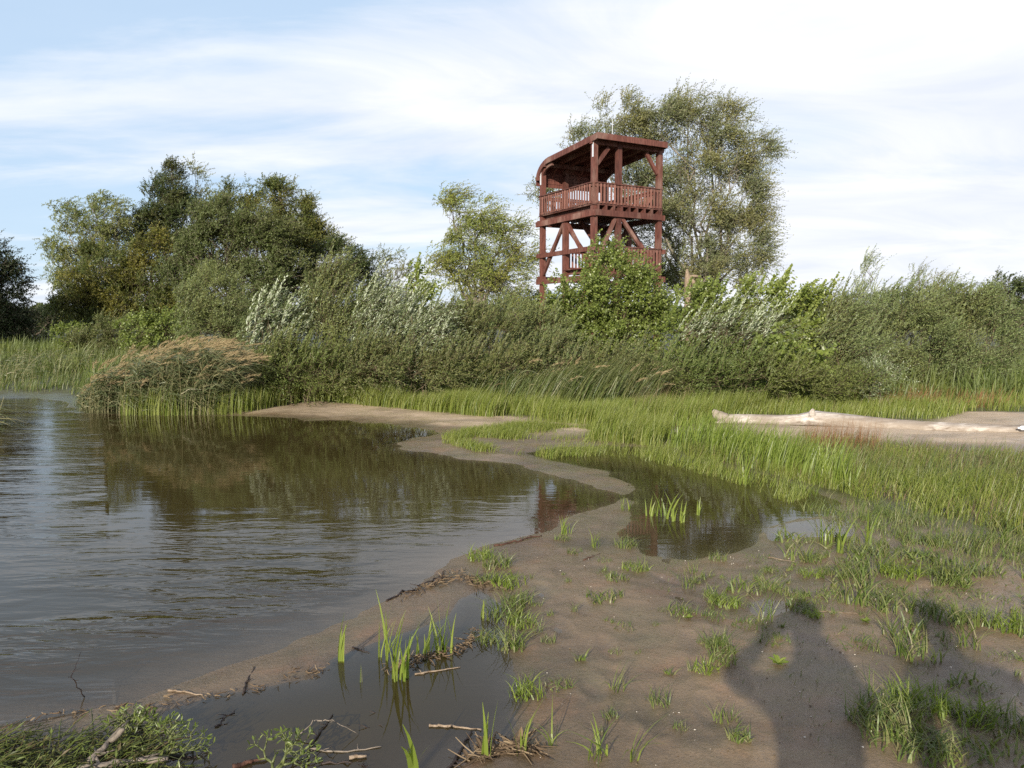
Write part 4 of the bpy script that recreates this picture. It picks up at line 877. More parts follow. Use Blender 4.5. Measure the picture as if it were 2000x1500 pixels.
# ------------------------------------------------------------------ sprouts and tufts on the mud
def tuft_geo(seed, n, h, w, lean, rad, wind=.05, seg=4, curl=.6):
    r = np.random.default_rng(seed); a = r.uniform(0, 6.28, n); q = rad * np.sqrt(r.random(n))
    P = np.c_[q * np.cos(a), q * np.sin(a), np.full(n, -.005)]
    V, F = blades(P, h * r.uniform(.5, 1.1, n), w * r.uniform(.7, 1.2, n), np.abs(r.normal(lean, lean * .4, n)), r, seg, wind, curl)
    g = Geo(); g.add(V, F); return g
def place_px(o, px, py, zoff=0.0, rz=0, sc=1):
    p = gnd(px, py, 0.03); z = float(H(p[0], p[1])); o.location = (p[0], p[1], max(z, -.03) + zoff); o.rotation_euler = (0, 0, rz); o.scale = (sc,) * 3; return o
UP = [  # px, py(base), n blades, height, width, lean, root radius, label
 (668, 1278, 7, .27, .016, .12, .02, 'slender pale sedge sprout standing alone left of the two big sedge clumps'),
 (705, 1322, 2, .12, .007, .1, .01, 'tiny two bladed sprout in the dark puddle below the slender sedge'),
 (780, 1312, 13, .34, .016, .28, .06, 'largest sedge clump, standing in the dark puddle'),
 (752, 1275, 9, .36, .015, .22, .05, 'tall sedge shoots at the back left of the largest sedge clump'),
 (826, 1268, 8, .24, .014, .3, .06, 'low sedge between the largest clump and the brown rooted clump'),
 (868, 1262, 15, .30, .014, .25, .06, 'sedge clump with brown roots right of the largest clump'),
 (940, 1196, 6, .20, .012, .08, .02, 'thin upright sprout at the head of the dark puddle'),
 (808, 1494, 4, .26, .022, .28, .015, 'bright wide bladed sprout near the bottom edge in the dark puddle'),
 (952, 1465, 4, .24, .018, .12, .02, 'upright sprout rising from dead reed stubs'),
 (1018, 1462, 5, .24, .010, .25, .02, 'thin wiry sprout right of the dead reed stubs'),
 (1078, 1448, 6, .16, .010, .6, .02, 'small splayed sprout at the corner of the dark puddle'),
 (1165, 1470, 12, .16, .011, 1.0, .05, 'wide star shaped grass plant at the bottom centre'),
 (1240, 1480, 7, .18, .011, .8, .02, 'splayed three armed grass plant right of the star shaped one'),
 (1222, 990, 9, .16, .012, .3, .05, 'first sprouts at the tip of the mud spit'),
 (1272, 1000, 9, .24, .018, .18, .06, 'leftmost pale iris shoots in the right pool'),
 (1300, 1004, 10, .27, .020, .28, .07, 'middle pale iris shoots in the right pool'),
 (1325, 1012, 8, .22, .018, .35, .05, 'low leaning iris shoots in the right pool'),
 (1362, 1000, 5, .24, .018, .15, .02, 'single narrow iris fan, rightmost in the right pool'),
 (1105, 1036, 16, .17, .009, .35, .05, 'thin grass tuft where the water meets the mudflat'),
 (1160, 1062, 16, .19, .007, .3, .05, 'wiry dark tuft right of the water edge'),
 (1452, 940, 16, .50, .016, .3, .07, 'tall pale sedge clump at the near edge of the meadow by the pool'),
 (1645, 1075, 9, .34, .018, .3, .04, 'tall broad bladed shoot with a white base on the upper mudflat'),
 (1700, 1060, 9, .30, .016, .4, .05, 'leaning broad blades right of the white based shoot'),
 (1610, 1060, 12, .22, .012, .35, .08, 'grass tuft left of the white based shoot'),
]
for k, (px, py, n, h, w, le, rad, lab) in enumerate(UP):
    o = tuft_geo(300 + k, n, h, w, le, rad).build('sedge_clump' if n > 8 else 'sprout', M['sedge'] if h > .13 else M['tuft'])
    tag(o, lab, 'sedge' if n > 8 else 'sprout'); place_px(o, px, py)
BIG = [ (940, 1085, .11, .10, 60, 'lush grass tuft at the tip of the green strip by the water'), (972, 1100, .12, .11, 60, 'lush grass tuft second along the green strip'),
 (950, 1128, .09, .09, 45, 'flat grass tuft on the water side of the green strip'), (995, 1135, .10, .12, 60, 'broad grass tuft in the middle of the green strip'),
 (1010, 1172, .11, .10, 55, 'grass tuft right of the puddle head'), (985, 1195, .12, .12, 70, 'densest dark grass tuft beside the puddle head'), (1020, 1212, .09, .09, 40, 'sprawling grass at the right side of the green strip'),
 (955, 1240, .09, .08, 40, 'loose tuft in the dark puddle below the green strip'), (1000, 1255, .13, .08, 45, 'yellow green tuft at the right puddle edge'), (1030, 1345, .08, .09, 45, 'low tuft on the mud beside the lower puddle edge'),
 (1410, 1265, .10, .08, 55, 'neat tuft left of the standing shadow'), (1412, 1290, .08, .07, 40, 'tuft touching the edge of the standing shadow'), (1380, 1308, .06, .06, 35, 'small tuft left of the shadow elbow'), (1445, 1442, .06, .05, 35, 'small fresh tuft inside the left shadow edge at the bottom'),
 (1745, 1385, .13, .14, 90, 'big pale grass clump at the top of the lower right patch'), (1800, 1375, .12, .12, 70, 'big grass clump right of the pale one'), (1765, 1450, .10, .15, 90, 'wide grass clump at the bottom of the lower right patch'),
 (1690, 1400, .13, .08, 30, 'splayed long bladed tuft left of the lower right patch'), (1885, 1395, .11, .13, 70, 'long bladed grass clump lying in the right shadow'), (1960, 1420, .10, .12, 60, 'grass clump at the lower right edge in the shadow'), (1830, 1470, .08, .12, 60, 'flat grass near the bottom right in the shadow'),
 (1415, 1172, .08, .10, 55, 'flat wide tuft left of the small pale puddle'), (1390, 1160, .09, .05, 25, 'upright yellow tuft beside the flat wide one'), (1505, 1142, .09, .07, 40, 'yellowish tuft above the small pale puddle'),
 (1590, 1195, .06, .06, 30, 'tiny yellow tuft right of the small pale puddle'), (1870, 1215, .13, .06, 45, 'upright dark green tuft at the right'), (1925, 1220, .12, .07, 45, 'upright tuft second from the right edge'), (1970, 1230, .14, .08, 50, 'tall tuft at the right edge'),
 (1730, 1190, .13, .07, 30, 'arching long bladed plant at the head of the right shadow'), (1800, 1195, .12, .10, 45, 'arching bright plant right of the shadow head'),
 (1755, 1125, .15, .13, 90, 'dense upright clump in the middle of the right mudflat'), (1855, 1135, .14, .13, 80, 'dense clump second in the middle of the right mudflat'), (1660, 1120, .10, .12, 60, 'sprawling clump left of the dense clump'), (1585, 1120, .07, .08, 45, 'low yellow tuft on the middle mudflat'),
 (1920, 1120, .12, .12, 60, 'clump of mixed grass near the right edge of the middle mudflat'), (1225, 1060, .09, .10, 45, 'straggly tuft between mudflat and right pool'), (1240, 1110, .06, .10, 45, 'flat straggly tuft on the brown mud'), (1205, 1130, .06, .08, 35, 'low tuft left of the flat straggly one'), (1330, 1192, .06, .09, 45, 'flat weedy tuft in the middle of the mudflat'),
]
for k, (px, py, h, rad, n, lab) in enumerate(BIG):
    o = tuft_geo(400 + k, int(n * 1.5), h * 1.15, .0075, .85, rad, curl=.8).build('grass_tuft', M['tuft'] if k % 3 else M['sedge']); tag(o, lab, 'grass tuft'); place_px(o, px, py)
protos = []
PR = [(9, .05, .009, 1.6, .01), (60, .03, .005, 1.6, .11), (18, .14, .006, .9, .04), (50, .06, .009, 1.0, .10), (14, .07, .012, .8, .03), (24, .055, .005, .9, .03), (34, .075, .006, .8, .05), (16, .05, .005, .7, .02), (44, .09, .007, .75, .08), (12, .11, .006, .5, .02), (40, .05, .006, 1.2, .08)]
pm_ = [mesh_np('grass_tuft', np.concatenate(g.V), [np.concatenate(v) for v in g.F.values()], M['tuft']) for g in (tuft_geo(500 + k, n, h, w, le, rd) for k, (n, h, w, le, rd) in enumerate(PR))]
r_ = np.random.default_rng(8)
ZONES = [
 ([(1060, 1060), (1230, 1030), (1240, 1100), (1400, 1110), (1440, 1160), (1500, 1500), (1050, 1500), (1000, 1300), (1000, 1110)], 46, .7, 'one of the small grass sprouts dotted over the brown mud in the centre', 'small sprouts on the central mud'),
 ([(1300, 1095), (1480, 1075), (1700, 1050), (1720, 1250), (1500, 1260), (1330, 1150)], 60, .9, 'one of the small tufts between the right pool and the standing shadow', 'small tufts below the right pool'),
 ([(1500, 1030), (1700, 1000), (2000, 1070), (2080, 1240), (1740, 1240), (1560, 1100)], 96, 1.25, 'one of the thick small tufts on the mud in front of the meadow', 'small tufts in front of the meadow'),
 ([(1650, 1250), (2080, 1240), (2150, 1500), (1700, 1500), (1720, 1330)], 34, 1.1, 'one of the small tufts among the shadows at the lower right', 'small tufts at the lower right')]
for (zp, n, sc, lab, grp) in ZONES:
    p = scatter(gpoly(zp), n * 2, r_); z = H(p[:, 0], p[:, 1]); ok = z > 0.0; p = p[ok][:n]; z = z[ok][:n]
    for k in range(len(p)):
        o = link('grass_tuft', pm_[int(r_.integers(len(pm_)))]); tag(o, lab, 'grass tuft', grp)
        o.location = (p[k, 0], p[k, 1], z[k]); o.rotation_euler = (0, 0, r_.uniform(0, 6.28)); s_ = sc * r_.uniform(.6, 1.5); o.scale = (s_, s_, s_ * r_.uniform(.8, 1.3))
# grit, shells and little clods on the mud
def grit(n, seed, lo, hi, mat, lab, name, polyp):
    r = np.random.default_rng(seed); p = scatter(gpoly(polyp), n, r); z = H(p[:, 0], p[:, 1]); ok = z > 0; p, z = p[ok], z[ok]; n = len(p)
    s_ = r.uniform(lo, hi, n) ** 1.0
    base = np.array([(1, 0, 0), (0, 1, 0), (-1, 0, 0), (0, -1, 0), (0, 0, .6), (0, 0, -.6)]); F0 = np.array([(0, 1, 4), (1, 2, 4), (2, 3, 4), (3, 0, 4), (1, 0, 5), (2, 1, 5), (3, 2, 5), (0, 3, 5)])
    V = (base[None] * s_[:, None, None] * r.uniform(.6, 1.3, (n, 6, 1)) + np.c_[p, z + s_ * .2][:, None, :]).reshape(-1, 3)
    g = Geo(); g.add(V, [(F0[None] + np.arange(n)[:, None, None] * 6).reshape(-1, 3)]); tag(g.build(name, mat), lab, 'grit', None, 'stuff')
MUDP = [(1040, 1080), (1300, 1100), (1700, 1040), (2050, 1100), (2150, 1520), (1000, 1520), (1060, 1350)]
grit(170, 71, .002, .006, simple('shell white', (.55, .5, .42), .5), 'tiny pale shells and pebbles scattered over the mud', 'shell_grit', MUDP)
grit(600, 72, .002, .007, simple('mud clod', (.12, .09, .058), .8), 'small dark clods of mud and plant bits on the mudflat', 'mud_clods', MUDP)
debris_polys = MUDP
# broad leaved rosettes
def rosette(px, py, lab, n=11, L=.09, seed=0):
    r = np.random.default_rng(seed); a = np.arange(n) * 2.4 + r.normal(0, .2, n); D = nrm(np.c_[np.cos(a), np.sin(a), r.uniform(.15, .8, n)])
    V, F = leaf_quads(np.zeros((n, 3)), D, nrm(np.c_[np.zeros((n, 2)), np.ones(n)] + rdir(n, r) * .2), L * r.uniform(.6, 1.1, n), np.full(n, L * .42), 'round')
    g = Geo(); g.add(V, F); o = g.build('leafy_rosette', M['sedge']); tag(o, lab, 'plant'); place_px(o, px, py, .003)
rosette(1520, 1292, 'pale broad leaved rosette inside the standing shadow', 14, .055, 1)
rosette(1690, 1212, 'flat small leaved weed between the two shadows', 26, .035, 2)
rosette(1345, 1205, 'flat grey green weed on the mud left of the shadow', 22, .03, 3)

# ------------------------------------------------------------------ driftwood
def mk_log():
    base = [(1391, 803, .045), (1400, 812, .085), (1420, 822, .105), (1470, 822, .10), (1520, 824, .105), (1560, 823, .105), (1590, 820, .145), (1640, 825, .15), (1700, 833, .165), (1760, 839, .175), (1820, 844, .18), (1900, 849, .19), (1980, 852, .19), (2080, 854, .18), (2200, 858, .17)]
    Ys = np.interp([b[0] for b in base], [1391, 2000, 2200], [13.6, 12.2, 12.0])
    P = np.array([atY(b[0], b[1] - 1, y) for b, y in zip(base, Ys)]); rad = np.array([b[2] for b in base]) * .95
    t = np.linspace(0, len(P) - 1, 130); i = np.minimum(t.astype(int), len(P) - 2); f = (t - i)[:, None]
    f = f * f * (3 - 2 * f) * .5 + f * .5
    C = P[i] * (1 - f) + P[i + 1] * f; rd = rad[i] * (1 - f[:, 0]) + rad[i + 1] * f[:, 0]
    sides = 20; V, F = tubes(C, rd, sides); V = V.reshape(130, sides, 3)
    an = np.arange(sides) / sides * 6.283; S_ = np.arange(130)[:, None]
    off = 1 + .10 * np.sin(an * 3 + S_ * .03) + .07 * np.sin(an * 7 + S_ * .05) + .05 * vnoise(np.broadcast_to(an * 3, (130, sides)), np.broadcast_to(S_ * .35, (130, sides)), 1.0, 4, 3)
    V = C[:, None, :] + (V - C[:, None, :]) * off[:, :, None]; V = V.reshape(-1, 3)
    org = C[60].copy(); org[2] = float(H(org[0], org[1])); g = Geo(); g.add(V, F)
    root = tag(empty('driftwood_log', org), 'long bleached driftwood trunk lying along the bank behind the meadow', 'log')
    g.build('trunk', M['log'], root, True, org)
    g = Geo(); p = atY(1587, 818, 13.1); g.tubes(np.array([p + (0, 0, 0.02), p + (-.03, -.05, .12), p + (-.02, -.07, .17)]), np.array([.07, .05, .02]), 8); g.build('knot', M['log'], root, True, org)
    g = Geo(); p = atY(1402, 822, 13.5); g.tubes(np.array([p + (.1, 0, 0), p + (-.02, -.03, -.06), p + (-.10, -.04, -.09)]), np.array([.07, .05, .02]), 8); g.build('root_stub', M['log'], root, True, org)
mk_log()
def stick(name, lab, pts, rad, mat, zoff=.012, cat='stick', wig=.02, seed=0, zs=None):
    r = np.random.default_rng(seed + 900); P = []
    for k, q in enumerate(pts):
        z = (zs[k] if zs else 0.0); w_ = gnd(q[0], q[1], .015 + z); h0 = max(float(H(w_[0], w_[1])), 0.0); P.append((w_[0], w_[1], h0 + min(zoff, rad * .5) + z))
    P = np.array(P); t = np.linspace(0, len(P) - 1, 6 * (len(P) - 1) + 1); i = np.minimum(t.astype(int), len(P) - 2); f = (t - i)[:, None]
    C = P[i] * (1 - f) + P[i + 1] * f; C[1:-1] += r.normal(0, wig * .15, C[1:-1].shape) * np.array([1, 1, .4])
    rad *= .72; g = Geo(); g.tubes(C, np.linspace(rad, rad * .45, len(C)) * (1 + r.normal(0, .12, len(C))), 7)
    if name in ('twig', 'stick', 'branch'):           # broken side twigs
        for _ in range(3 if rad < .012 else 2):
            k = int(r.integers(2, len(C) - 2)); a = r.uniform(0, 6.28); q = C[k]; L = r.uniform(2, 6) * rad + .02
            e = q + np.array([math.cos(a), math.sin(a), r.uniform(.0, .5)]) * L; g.tubes(np.array([q, (q + e) / 2 + r.normal(0, .003, 3), e]), np.array([rad * .45, rad * .35, rad * .15]), 5)
    return tag(g.build(name, M[mat], None, True), lab, cat)
stick('twig', 'crooked dark twig at the water edge left of the orange debris', [(755, 1170), (790, 1152), (812, 1150), (850, 1128), (868, 1112)], .009, 'twig', wig=.08, seed=1)
stick('twig', 'short dark twig sticking up from the wrack line', [(862, 1130), (866, 1118)], .006, 'twig', zs=[0, .07], seed=2)
stick('stick', 'long reddish wet stick at the water edge above the grass strip', [(965, 1064), (1010, 1056), (1058, 1045)], .012, 'brownstick', wig=.05, seed=3)
stick('reed_stalk', 'pale split reed stalk lying in the dark puddle', [(838, 1412), (880, 1413), (940, 1420)], .009, 'palestick', seed=4)
stick('reed_stalk', 'ochre reed stalk on the shallow mud at the lower left', [(328, 1345), (360, 1348), (396, 1354)], .008, 'palestick', seed=5)
stick('twig', 'dark twig leaning where the mud meets the dark puddle', [(474, 1350), (486, 1322), (496, 1300)], .007, 'twig', seed=6)
stick('twig', 'thin curved twig rising from the shallow river', [(165, 1356), (140, 1316), (158, 1268)], .004, 'twig', zs=[0, .12, .16], seed=7)
stick('twig', 'forked dark twig in the left of the dark puddle', [(420, 1414), (440, 1395), (458, 1382)], .006, 'twig', seed=8, wig=.06)
stick('twig', 'thin arched stem over the dark puddle', [(578, 1438), (612, 1402), (648, 1400), (700, 1428)], .004, 'greystick', zs=[0, .05, .08, 0], seed=9)
stick('twig', 'straight dark twig under the arched stem', [(608, 1450), (628, 1420), (650, 1390)], .007, 'twig', seed=10)
stick('twig', 'long dark branch at the bottom of the dark puddle', [(866, 1512), (895, 1468), (922, 1424)], .011, 'twig', seed=11)
stick('twig', 'long thin grey twig lying across the lower puddle', [(600, 1458), (680, 1462), (745, 1452)], .006, 'greystick', seed=12)
stick('twig', 'black twig below the long thin grey one', [(630, 1484), (690, 1486), (740, 1500)], .007, 'twig', seed=13, wig=.06)
stick('bark_piece', 'red brown bark strip at the bottom left of the puddle', [(455, 1494), (490, 1484), (522, 1476)], .014, 'brownstick', seed=14)
stick('bark_piece', 'short orange brown bark piece in the lower puddle', [(682, 1476), (716, 1472)], .013, 'palestick', seed=15)
stick('twig', 'faint sunken branch in the middle of the dark puddle', [(660, 1448), (700, 1410), (765, 1370)], .008, 'twig', zoff=-.012, seed=16, wig=.06)
stick('twig', 'sunken twig crossing right of the middle branch', [(730, 1470), (728, 1420), (730, 1395)], .008, 'twig', zoff=-.010, seed=17, wig=.06)
stick('twig', 'bent twig lying right of the largest sedge clump', [(810, 1312), (850, 1306), (900, 1298)], .006, 'palestick', seed=18)
stick('twig', 'small dark twig on the bare mud strip by the river', [(688, 1260), (722, 1270)], .006, 'twig', seed=19)
stick('reed_stalk', 'pale dry stalk on the upper mudflat under the right pool', [(1500, 1088), (1552, 1098)], .006, 'palestick', seed=20)
stick('reed_stalk', 'thin pale stalk right of the small pale puddle', [(1556, 1176), (1590, 1190), (1680, 1200)], .004, 'palestick', seed=21)
stick('twig', 'short brown stick on the mud right of the green strip', [(1140, 1095), (1172, 1082)], .007, 'brownstick', seed=22)
stick('branch', 'thick grey broken branch standing up in the weed heap', [(176, 1496), (212, 1452), (244, 1425)], .022, 'greystick', zs=[.02, .05, .09], seed=23)
stick('branch', 'thick mossy branch with a red cut end lying in the weed heap', [(150, 1512), (240, 1492), (328, 1480)], .027, 'greystick', zs=[.02, .03, .05], seed=24)
stick('twig', 'black stick behind the red cut branch end', [(318, 1470), (384, 1474)], .008, 'twig', seed=25)
def debris(name, lab, pxc, n, seed, mat, L=.05):
    r = np.random.default_rng(seed); px = np.interp(r.random(n), np.linspace(0, 1, len(pxc)), [c[0] for c in pxc]) + r.normal(0, 9, n)
    py = np.interp(px, sorted([c[0] for c in pxc]), [c[1] for c in sorted(pxc)]) + r.normal(0, 5, n)
    p = gnd(px, py, .02); z = np.maximum(H(p[:, 0], p[:, 1]), 0) + r.uniform(.002, .015, n)
    a = r.uniform(0, 6.28, n); D = nrm(np.c_[np.cos(a), np.sin(a), r.normal(.05, .2, n)]); Q = np.c_[p, z]
    g = Geo(); l = L * r.uniform(.4, 1.3, n)
    PP = np.stack([Q, Q + D * (l / 2)[:, None] + rdir(n, r) * .004, Q + D * l[:, None]], 1); g.tubes(PP, np.broadcast_to([.003, .0028, .0015], (n, 3)), 4)
    V, F = leaf_quads(Q + rdir(n, r) * .02 * np.array([1, 1, .2]), nrm(D + rdir(n, r) * .8 * np.array([1, 1, .2])), nrm(np.array([0, 0, 1.]) + rdir(n, r) * .4), l * .5, l * .16, 'round'); g.add(V, F)
    return tag(g.build(name, M[mat]), lab, 'debris', None, 'stuff')
debris('wrack_line', 'orange brown plant debris washed up along the water edge', [(790, 1160), (850, 1135), (900, 1120), (930, 1135), (985, 1145)], 170, 1, 'dead', .05)
debris('wrack_line', 'fine dark litter around the roots of the sedge clumps', [(760, 1300), (830, 1280), (900, 1262), (930, 1230)], 120, 2, 'dead', .05)
debris('dead_reeds', 'dead reed stubs heaped at the corner of the dark puddle', [(925, 1475), (960, 1460), (1000, 1448), (1050, 1462)], 120, 3, 'dead', .10)
debris('leaf_litter', 'fine brown litter scattered on the lower left shallows', [(40, 1400), (160, 1385), (300, 1375), (500, 1335), (640, 1300)], 70, 4, 'dead', .04)
# waterweed heap bottom left
def heap():
    r = np.random.default_rng(91); n = 1100; px = r.uniform(-80, 320, n); py = r.uniform(1440, 1580, n)
    ok = (py > 1420 + 40 * np.abs(np.sin(px * .02)) * (px < 120)); px, py = px[ok], py[ok]; n = len(px)
    p = gnd(px, py, .02); P = np.c_[p, np.maximum(H(p[:, 0], p[:, 1]), 0) + r.uniform(0, .03, n)]
    a = r.normal(.3, 1.2, n); D = nrm(np.c_[np.cos(a), np.sin(a), r.normal(.12, .25, n)]); L = r.uniform(.06, .20, n)
    C = np.stack([P, P + D * (L / 2)[:, None] + np.c_[np.zeros((n, 2)), r.uniform(0, .03, n)], P + D * L[:, None] + np.c_[np.zeros((n, 2)), -r.uniform(0, .02, n)]], 1)
    g = Geo(); g.tubes(C, np.broadcast_to([.0022, .002, .001], (n, 3)), 4)
    V, F = leaf_quads(C[:, 1], nrm(D + rdir(n, r) * .7), nrm(np.array([0, 0, 1.]) + rdir(n, r) * .6), r.uniform(.02, .05, n), r.uniform(.005, .012, n)); g.add(V, F)
    tag(g.build('waterweed_heap', M['heapweed']), 'tangled heap of green waterweed in the bottom left corner', 'waterweed', None, 'stuff')
heap()
def mistletoe(lab, px, py, h, seed, az0=0.0, n0=3, spread=.7, lvl=5, r0=.007):
    r = np.random.default_rng(seed); p = gnd(px, py, .03); org = np.array([p[0], p[1], max(float(H(*p)), 0) + .01]); st = Geo(); lf = Geo()
    def grow(q, d, L, rad, k):
        e = q + d * L; mid = (q + e) / 2 + rdir(1, r)[0] * L * .06; st.tubes(np.array([q, mid, e]), np.array([rad, rad * .85, rad * .8]), 6)
        if k == 0 or r.random() < .08:
            for s_ in (-1, 1):
                sd = nrm(np.cross(d, rdir(1, r)[0])); D = nrm(d * .6 + sd * s_ * .8); V, F = leaf_quads(e[None], D[None], rdir(1, r), np.array([.028]), np.array([.008]), 'round'); lf.add(V, F)
            return
        sd = nrm(np.cross(d, rdir(1, r)[0] + np.array([0, 0, .8])))
        for s_ in (-1, 1):
            dn = nrm(d * .9 + sd * s_ * spread + np.array([0, 0, .12 - e[2] * .9])); grow(e, dn, L * r.uniform(.72, .95), rad * .78, k - 1)
    for i in range(n0):
        a = az0 + r.normal(0, .5); grow(np.zeros(3), nrm(np.array([math.cos(a), math.sin(a), .55])), h, r0, lvl)
    root = tag(empty('forked_green_plant', org), lab, 'plant'); st.build('stems', M['mistlestem'], root, True); lf.build('leaves', M['mistle'], root)
mistletoe('forking yellow green stems with small leaves above the broken branches', 235, 1450, .040, 1, .8, 3)
mistletoe('forking green sprig reaching right over the dark puddle', 300, 1485, .050, 2, .6, 2)
mistletoe('leafy green sprig lying among twigs in the lower puddle', 535, 1500, .042, 3, 1.0, 3)
# pale broken snag with a side arm in front of the tall willow
def snag():
    p = atY(1345, 566, 38.0); org = np.array([p[0], 38.0, float(H(p[0], 38.0))]); root = tag(empty('broken_snag', org), 'pale broken tree stub with a side arm beside the tall willow', 'dead tree')
    g = Geo(); x = 0
    g.tubes(np.array([(0, 0, -.1), (.05, 0, 1.2), (-.02, 0, p[2] - org[2] - .3), (-.05, 0, p[2] - org[2] + .55), (-.1, 0, p[2] - org[2] + .98)]), np.array([.24, .2, .19, .16, .04]), 9); g.build('trunk', M['palestick'], root, True)
    g = Geo(); z = p[2] - org[2] + .62; g.tubes(np.array([(0, -.05, z), (.25, -.1, z + .03), (.46, -.12, z)]), np.array([.08, .07, .06]), 8); g.tubes(np.array([(.1, -.1, z - .1), (.22, -.12, z - .3), (.18, -.12, z - .55)]), np.array([.09, .1, .04]), 8); g.build('side_arm', M['palestick'], root, True)
snag()
# plastic bottle by the log
def bottle():
    p = atY(1996, 836, 12.0); root = tag(empty('plastic_bottle', p), 'small white plastic bottle with blue label lying on the log at the right edge', 'bottle')
    def rev(pr, mat, nm):
        P = np.array([(x, 0, 0) for x, _ in pr]); g = Geo(); V, F = tubes(P, np.array([q for _, q in pr]), 14); g.add(V, F); return g.build(nm, mat, root, True)
    rev([(-.02, .03), (0, .035), (.05, .035), (.051, .034)], simple('white plastic', (.75, .77, .8), .35, .5), 'body'); rev([(.0515, .0365), (.13, .0365), (.131, .034)], simple('blue label', (.12, .22, .5), .5), 'label_band')
    rev([(.132, .034), (.19, .034), (.20, .02)], simple('white plastic end', (.75, .77, .8), .35, .5), 'base'); rev([(-.062, .014), (-.045, .014), (-.040, .012), (-.021, .028)], simple('white cap', (.8, .8, .8), .4), 'cap')
bottle()

# ------------------------------------------------------------------ the two people whose shadows fall on the mud (they stand behind the camera)
def skin(name, verts, edges, radii, mat, parent, sub=2, rootv=0):
    me = bpy.data.meshes.new(name); me.from_pydata([tuple(v) for v in verts], edges, []); o = link(name, me, parent); me.materials.append(mat)
    m = o.modifiers.new('skin', 'SKIN'); m.use_smooth_shade = True
    for v, q in zip(me.skin_vertices[0].data, radii): v.radius = (q if isinstance(q, tuple) else (q, q)); v.use_root = False
    me.skin_vertices[0].data[rootv].use_root = True
    s_ = o.modifiers.new('sub', 'SUBSURF'); s_.levels = s_.render_levels = sub; return o
SKIN = simple('skin', (.50, .30, .22), .5, .3, 0, .05); HAIR = simple('dark hair', (.05, .035, .025), .7); JK = [simple('blue jacket cloth', (.05, .08, .16), .8), simple('grey coat cloth', (.16, .15, .14), .8)]; TR = simple('dark trousers cloth', (.04, .04, .05), .85)
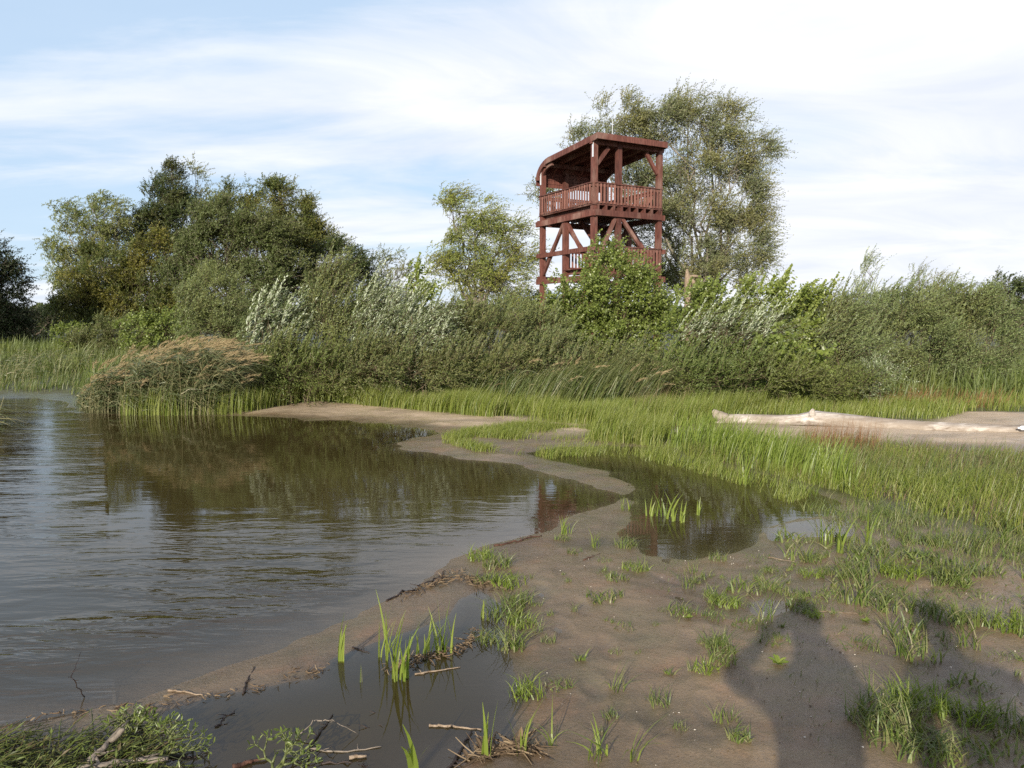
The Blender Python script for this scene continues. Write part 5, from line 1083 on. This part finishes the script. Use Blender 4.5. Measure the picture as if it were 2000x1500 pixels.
def person(loc, label, face, holding, k, sc=1.0, wide=1.0):
    z0 = float(H(loc[0], loc[1])); root = tag(empty('person', (loc[0], loc[1], z0), face), label, 'person'); root.scale = (sc,) * 3
    Vv = [(0, 0, .95), (0, 0, 1.15), (0, .0, 1.32), (0, .02, 1.47), (0, .04, 1.55), (0, .05, 1.63), (0, .04, 1.71)]
    E = [(0, 1), (1, 2), (2, 3), (3, 4), (4, 5), (5, 6)]; Q = [(.155, .11), (.14, .10), (.15, .10), .055, (.07, .085), (.078, .095), (.065, .075)]
    for s_ in (-1, 1):
        b = len(Vv)
        if holding: arm = [(s_ * .17, 0, 1.345), (-.355, .06, 1.40) if s_ < 0 else (.23, .08, 1.28), (s_ * .15, .20, 1.475), (s_ * .070, .26, 1.525)]
        else: arm = [(s_ * .19, 0, 1.40), (s_ * .27, -.02, 1.14), (s_ * .27, .07, .90), (s_ * .25, .12, .80)]
        Vv += arm; Q += [.062, .045, .034, .03]; E += [(2, b), (b, b + 1), (b + 1, b + 2), (b + 2, b + 3)]
        hd = np.array(arm[3]); pr = nrm(np.array(arm[3]) - np.array(arm[2]))
        # five fingers
        ax = np.array([0, 1, 0.]) if not holding else np.array([-s_ * .2, 0, 1.])
        for f in range(4):
            b2 = len(Vv); o_ = (f - 1.5) * .019; st = hd + pr * .03 + ax * o_; m_ = st + pr * .035; en = m_ + (pr * .01 + np.array([-s_, 0, 0]) * .02) * (1 + .2 * (f in (1, 2)))
            Vv += [tuple(st), tuple(m_), tuple(en)]; Q += [.010, .009, .008]; E += [(b + 3, b2), (b2, b2 + 1), (b2 + 1, b2 + 2)]
        b2 = len(Vv); st = hd - ax * .03 + pr * .005; Vv += [tuple(st), tuple(st + pr * .03 - ax * .012)]; Q += [.012, .010]; E += [(b + 3, b2), (b2, b2 + 1)]
        b = len(Vv); Vv += [(s_ * .095, 0, .86), (s_ * .11, .015, .49), (s_ * .12, -.01, .09), (s_ * .13, .13, .035)]; Q += [.095, .062, .042, .036]; E += [(0, b), (b, b + 1), (b + 1, b + 2), (b + 2, b + 3)]
    skin('body', Vv, E, Q, SKIN, root)
    # clothes follow the body
    Vj = [(0, 0, .88), (0, 0, 1.15), (0, 0, 1.33), (0, .015, 1.44)]; Ej = [(0, 1), (1, 2), (2, 3)]; Qj = [(.155 * wide, .12), (.14 * wide, .11), (.15 * wide, .10), .06]
    for s_ in (-1, 1):
        b = len(Vj)
        arm = [(s_ * .17, 0, 1.345), (-.355, .06, 1.40) if s_ < 0 else (.23, .08, 1.28), (s_ * .18, .17, 1.46)] if holding else [(s_ * .20, 0, 1.40), (s_ * .27, -.02, 1.14), (s_ * .27, .06, .92)]
        Vj += arm; Qj += [.066, .050, .042]; Ej += [(2, b), (b, b + 1), (b + 1, b + 2)]
    skin('jacket', Vj, Ej, Qj, JK[k], root)
    Vt = [(0, 0, .96)]; Et = []; Qt = [(.165, .12)]
    for s_ in (-1, 1):
        b = len(Vt); Vt += [(s_ * .095, 0, .84), (s_ * .11, .015, .49), (s_ * .12, -.01, .10)]; Qt += [.105, .078, .062]; Et += [(0, b), (b, b + 1), (b + 1, b + 2)]
    skin('trousers', Vt, Et, Qt, TR, root)
    g = Geo(); 
    def ell(c, r3, n=12, zmin=-1):
        u = np.linspace(0, np.pi, n); v = np.linspace(0, 2 * np.pi, 2 * n, endpoint=False); U, Vq = np.meshgrid(u, v, indexing='ij')
        P = np.stack([np.sin(U) * np.cos(Vq), np.sin(U) * np.sin(Vq), np.maximum(np.cos(U), zmin)], -1) * np.array(r3) + np.array(c)
        i, j = np.meshgrid(np.arange(n - 1), np.arange(2 * n), indexing='ij'); j2 = (j + 1) % (2 * n)
        return P.reshape(-1, 3), [np.stack([i * 2 * n + j, (i + 1) * 2 * n + j, (i + 1) * 2 * n + j2, i * 2 * n + j2], -1).reshape(-1, 4)]
    g.add(*ell((0, .02, 1.66), (.088, .10, .11), zmin=-.3)); g.build('hair', HAIR, root, True)
    for s_ in (-1, 1):
        g = Geo(); g.add(*ell((s_ * .032, .128, 1.635), (.013, .010, .009), 6)); g.build('eye', simple('eye white', (.7, .7, .7), .3), root, True)
        g = Geo(); g.add(*ell((s_ * .085, .045, 1.62), (.012, .022, .032), 6)); g.build('ear', SKIN, root, True)
        g = Geo(); g.add(*ell((s_ * .125, .06, .045), (.052, .15, .055), 8, -.6)); g.build('shoe', TR, root, True)
    g = Geo(); g.add(*ell((0, .14, 1.60), (.015, .022, .026), 6)); g.build('nose', SKIN, root, True)
    g = Geo(); g.add(*ell((0, .128, 1.555), (.028, .010, .008), 6)); g.build('mouth', simple('lips', (.4, .15, .13), .5), root, True)
    return root
person((0.10, -0.31), 'person in a dark blue jacket holding up a phone with both hands', 0.06, True, 0, 1.10)
person((0.88, -0.12), 'person in a grey coat with arms down beside the photographer', -0.1, False, 1, 1.06, 1.0)
g = Geo(); g.beam((-.078, -.035, 1.70), (.078, -.035, 1.70), .009, .074); o = g.build('phone', simple('black phone', (.02, .02, .022), .3)); tag(o, 'black phone held level in two hands', 'phone')
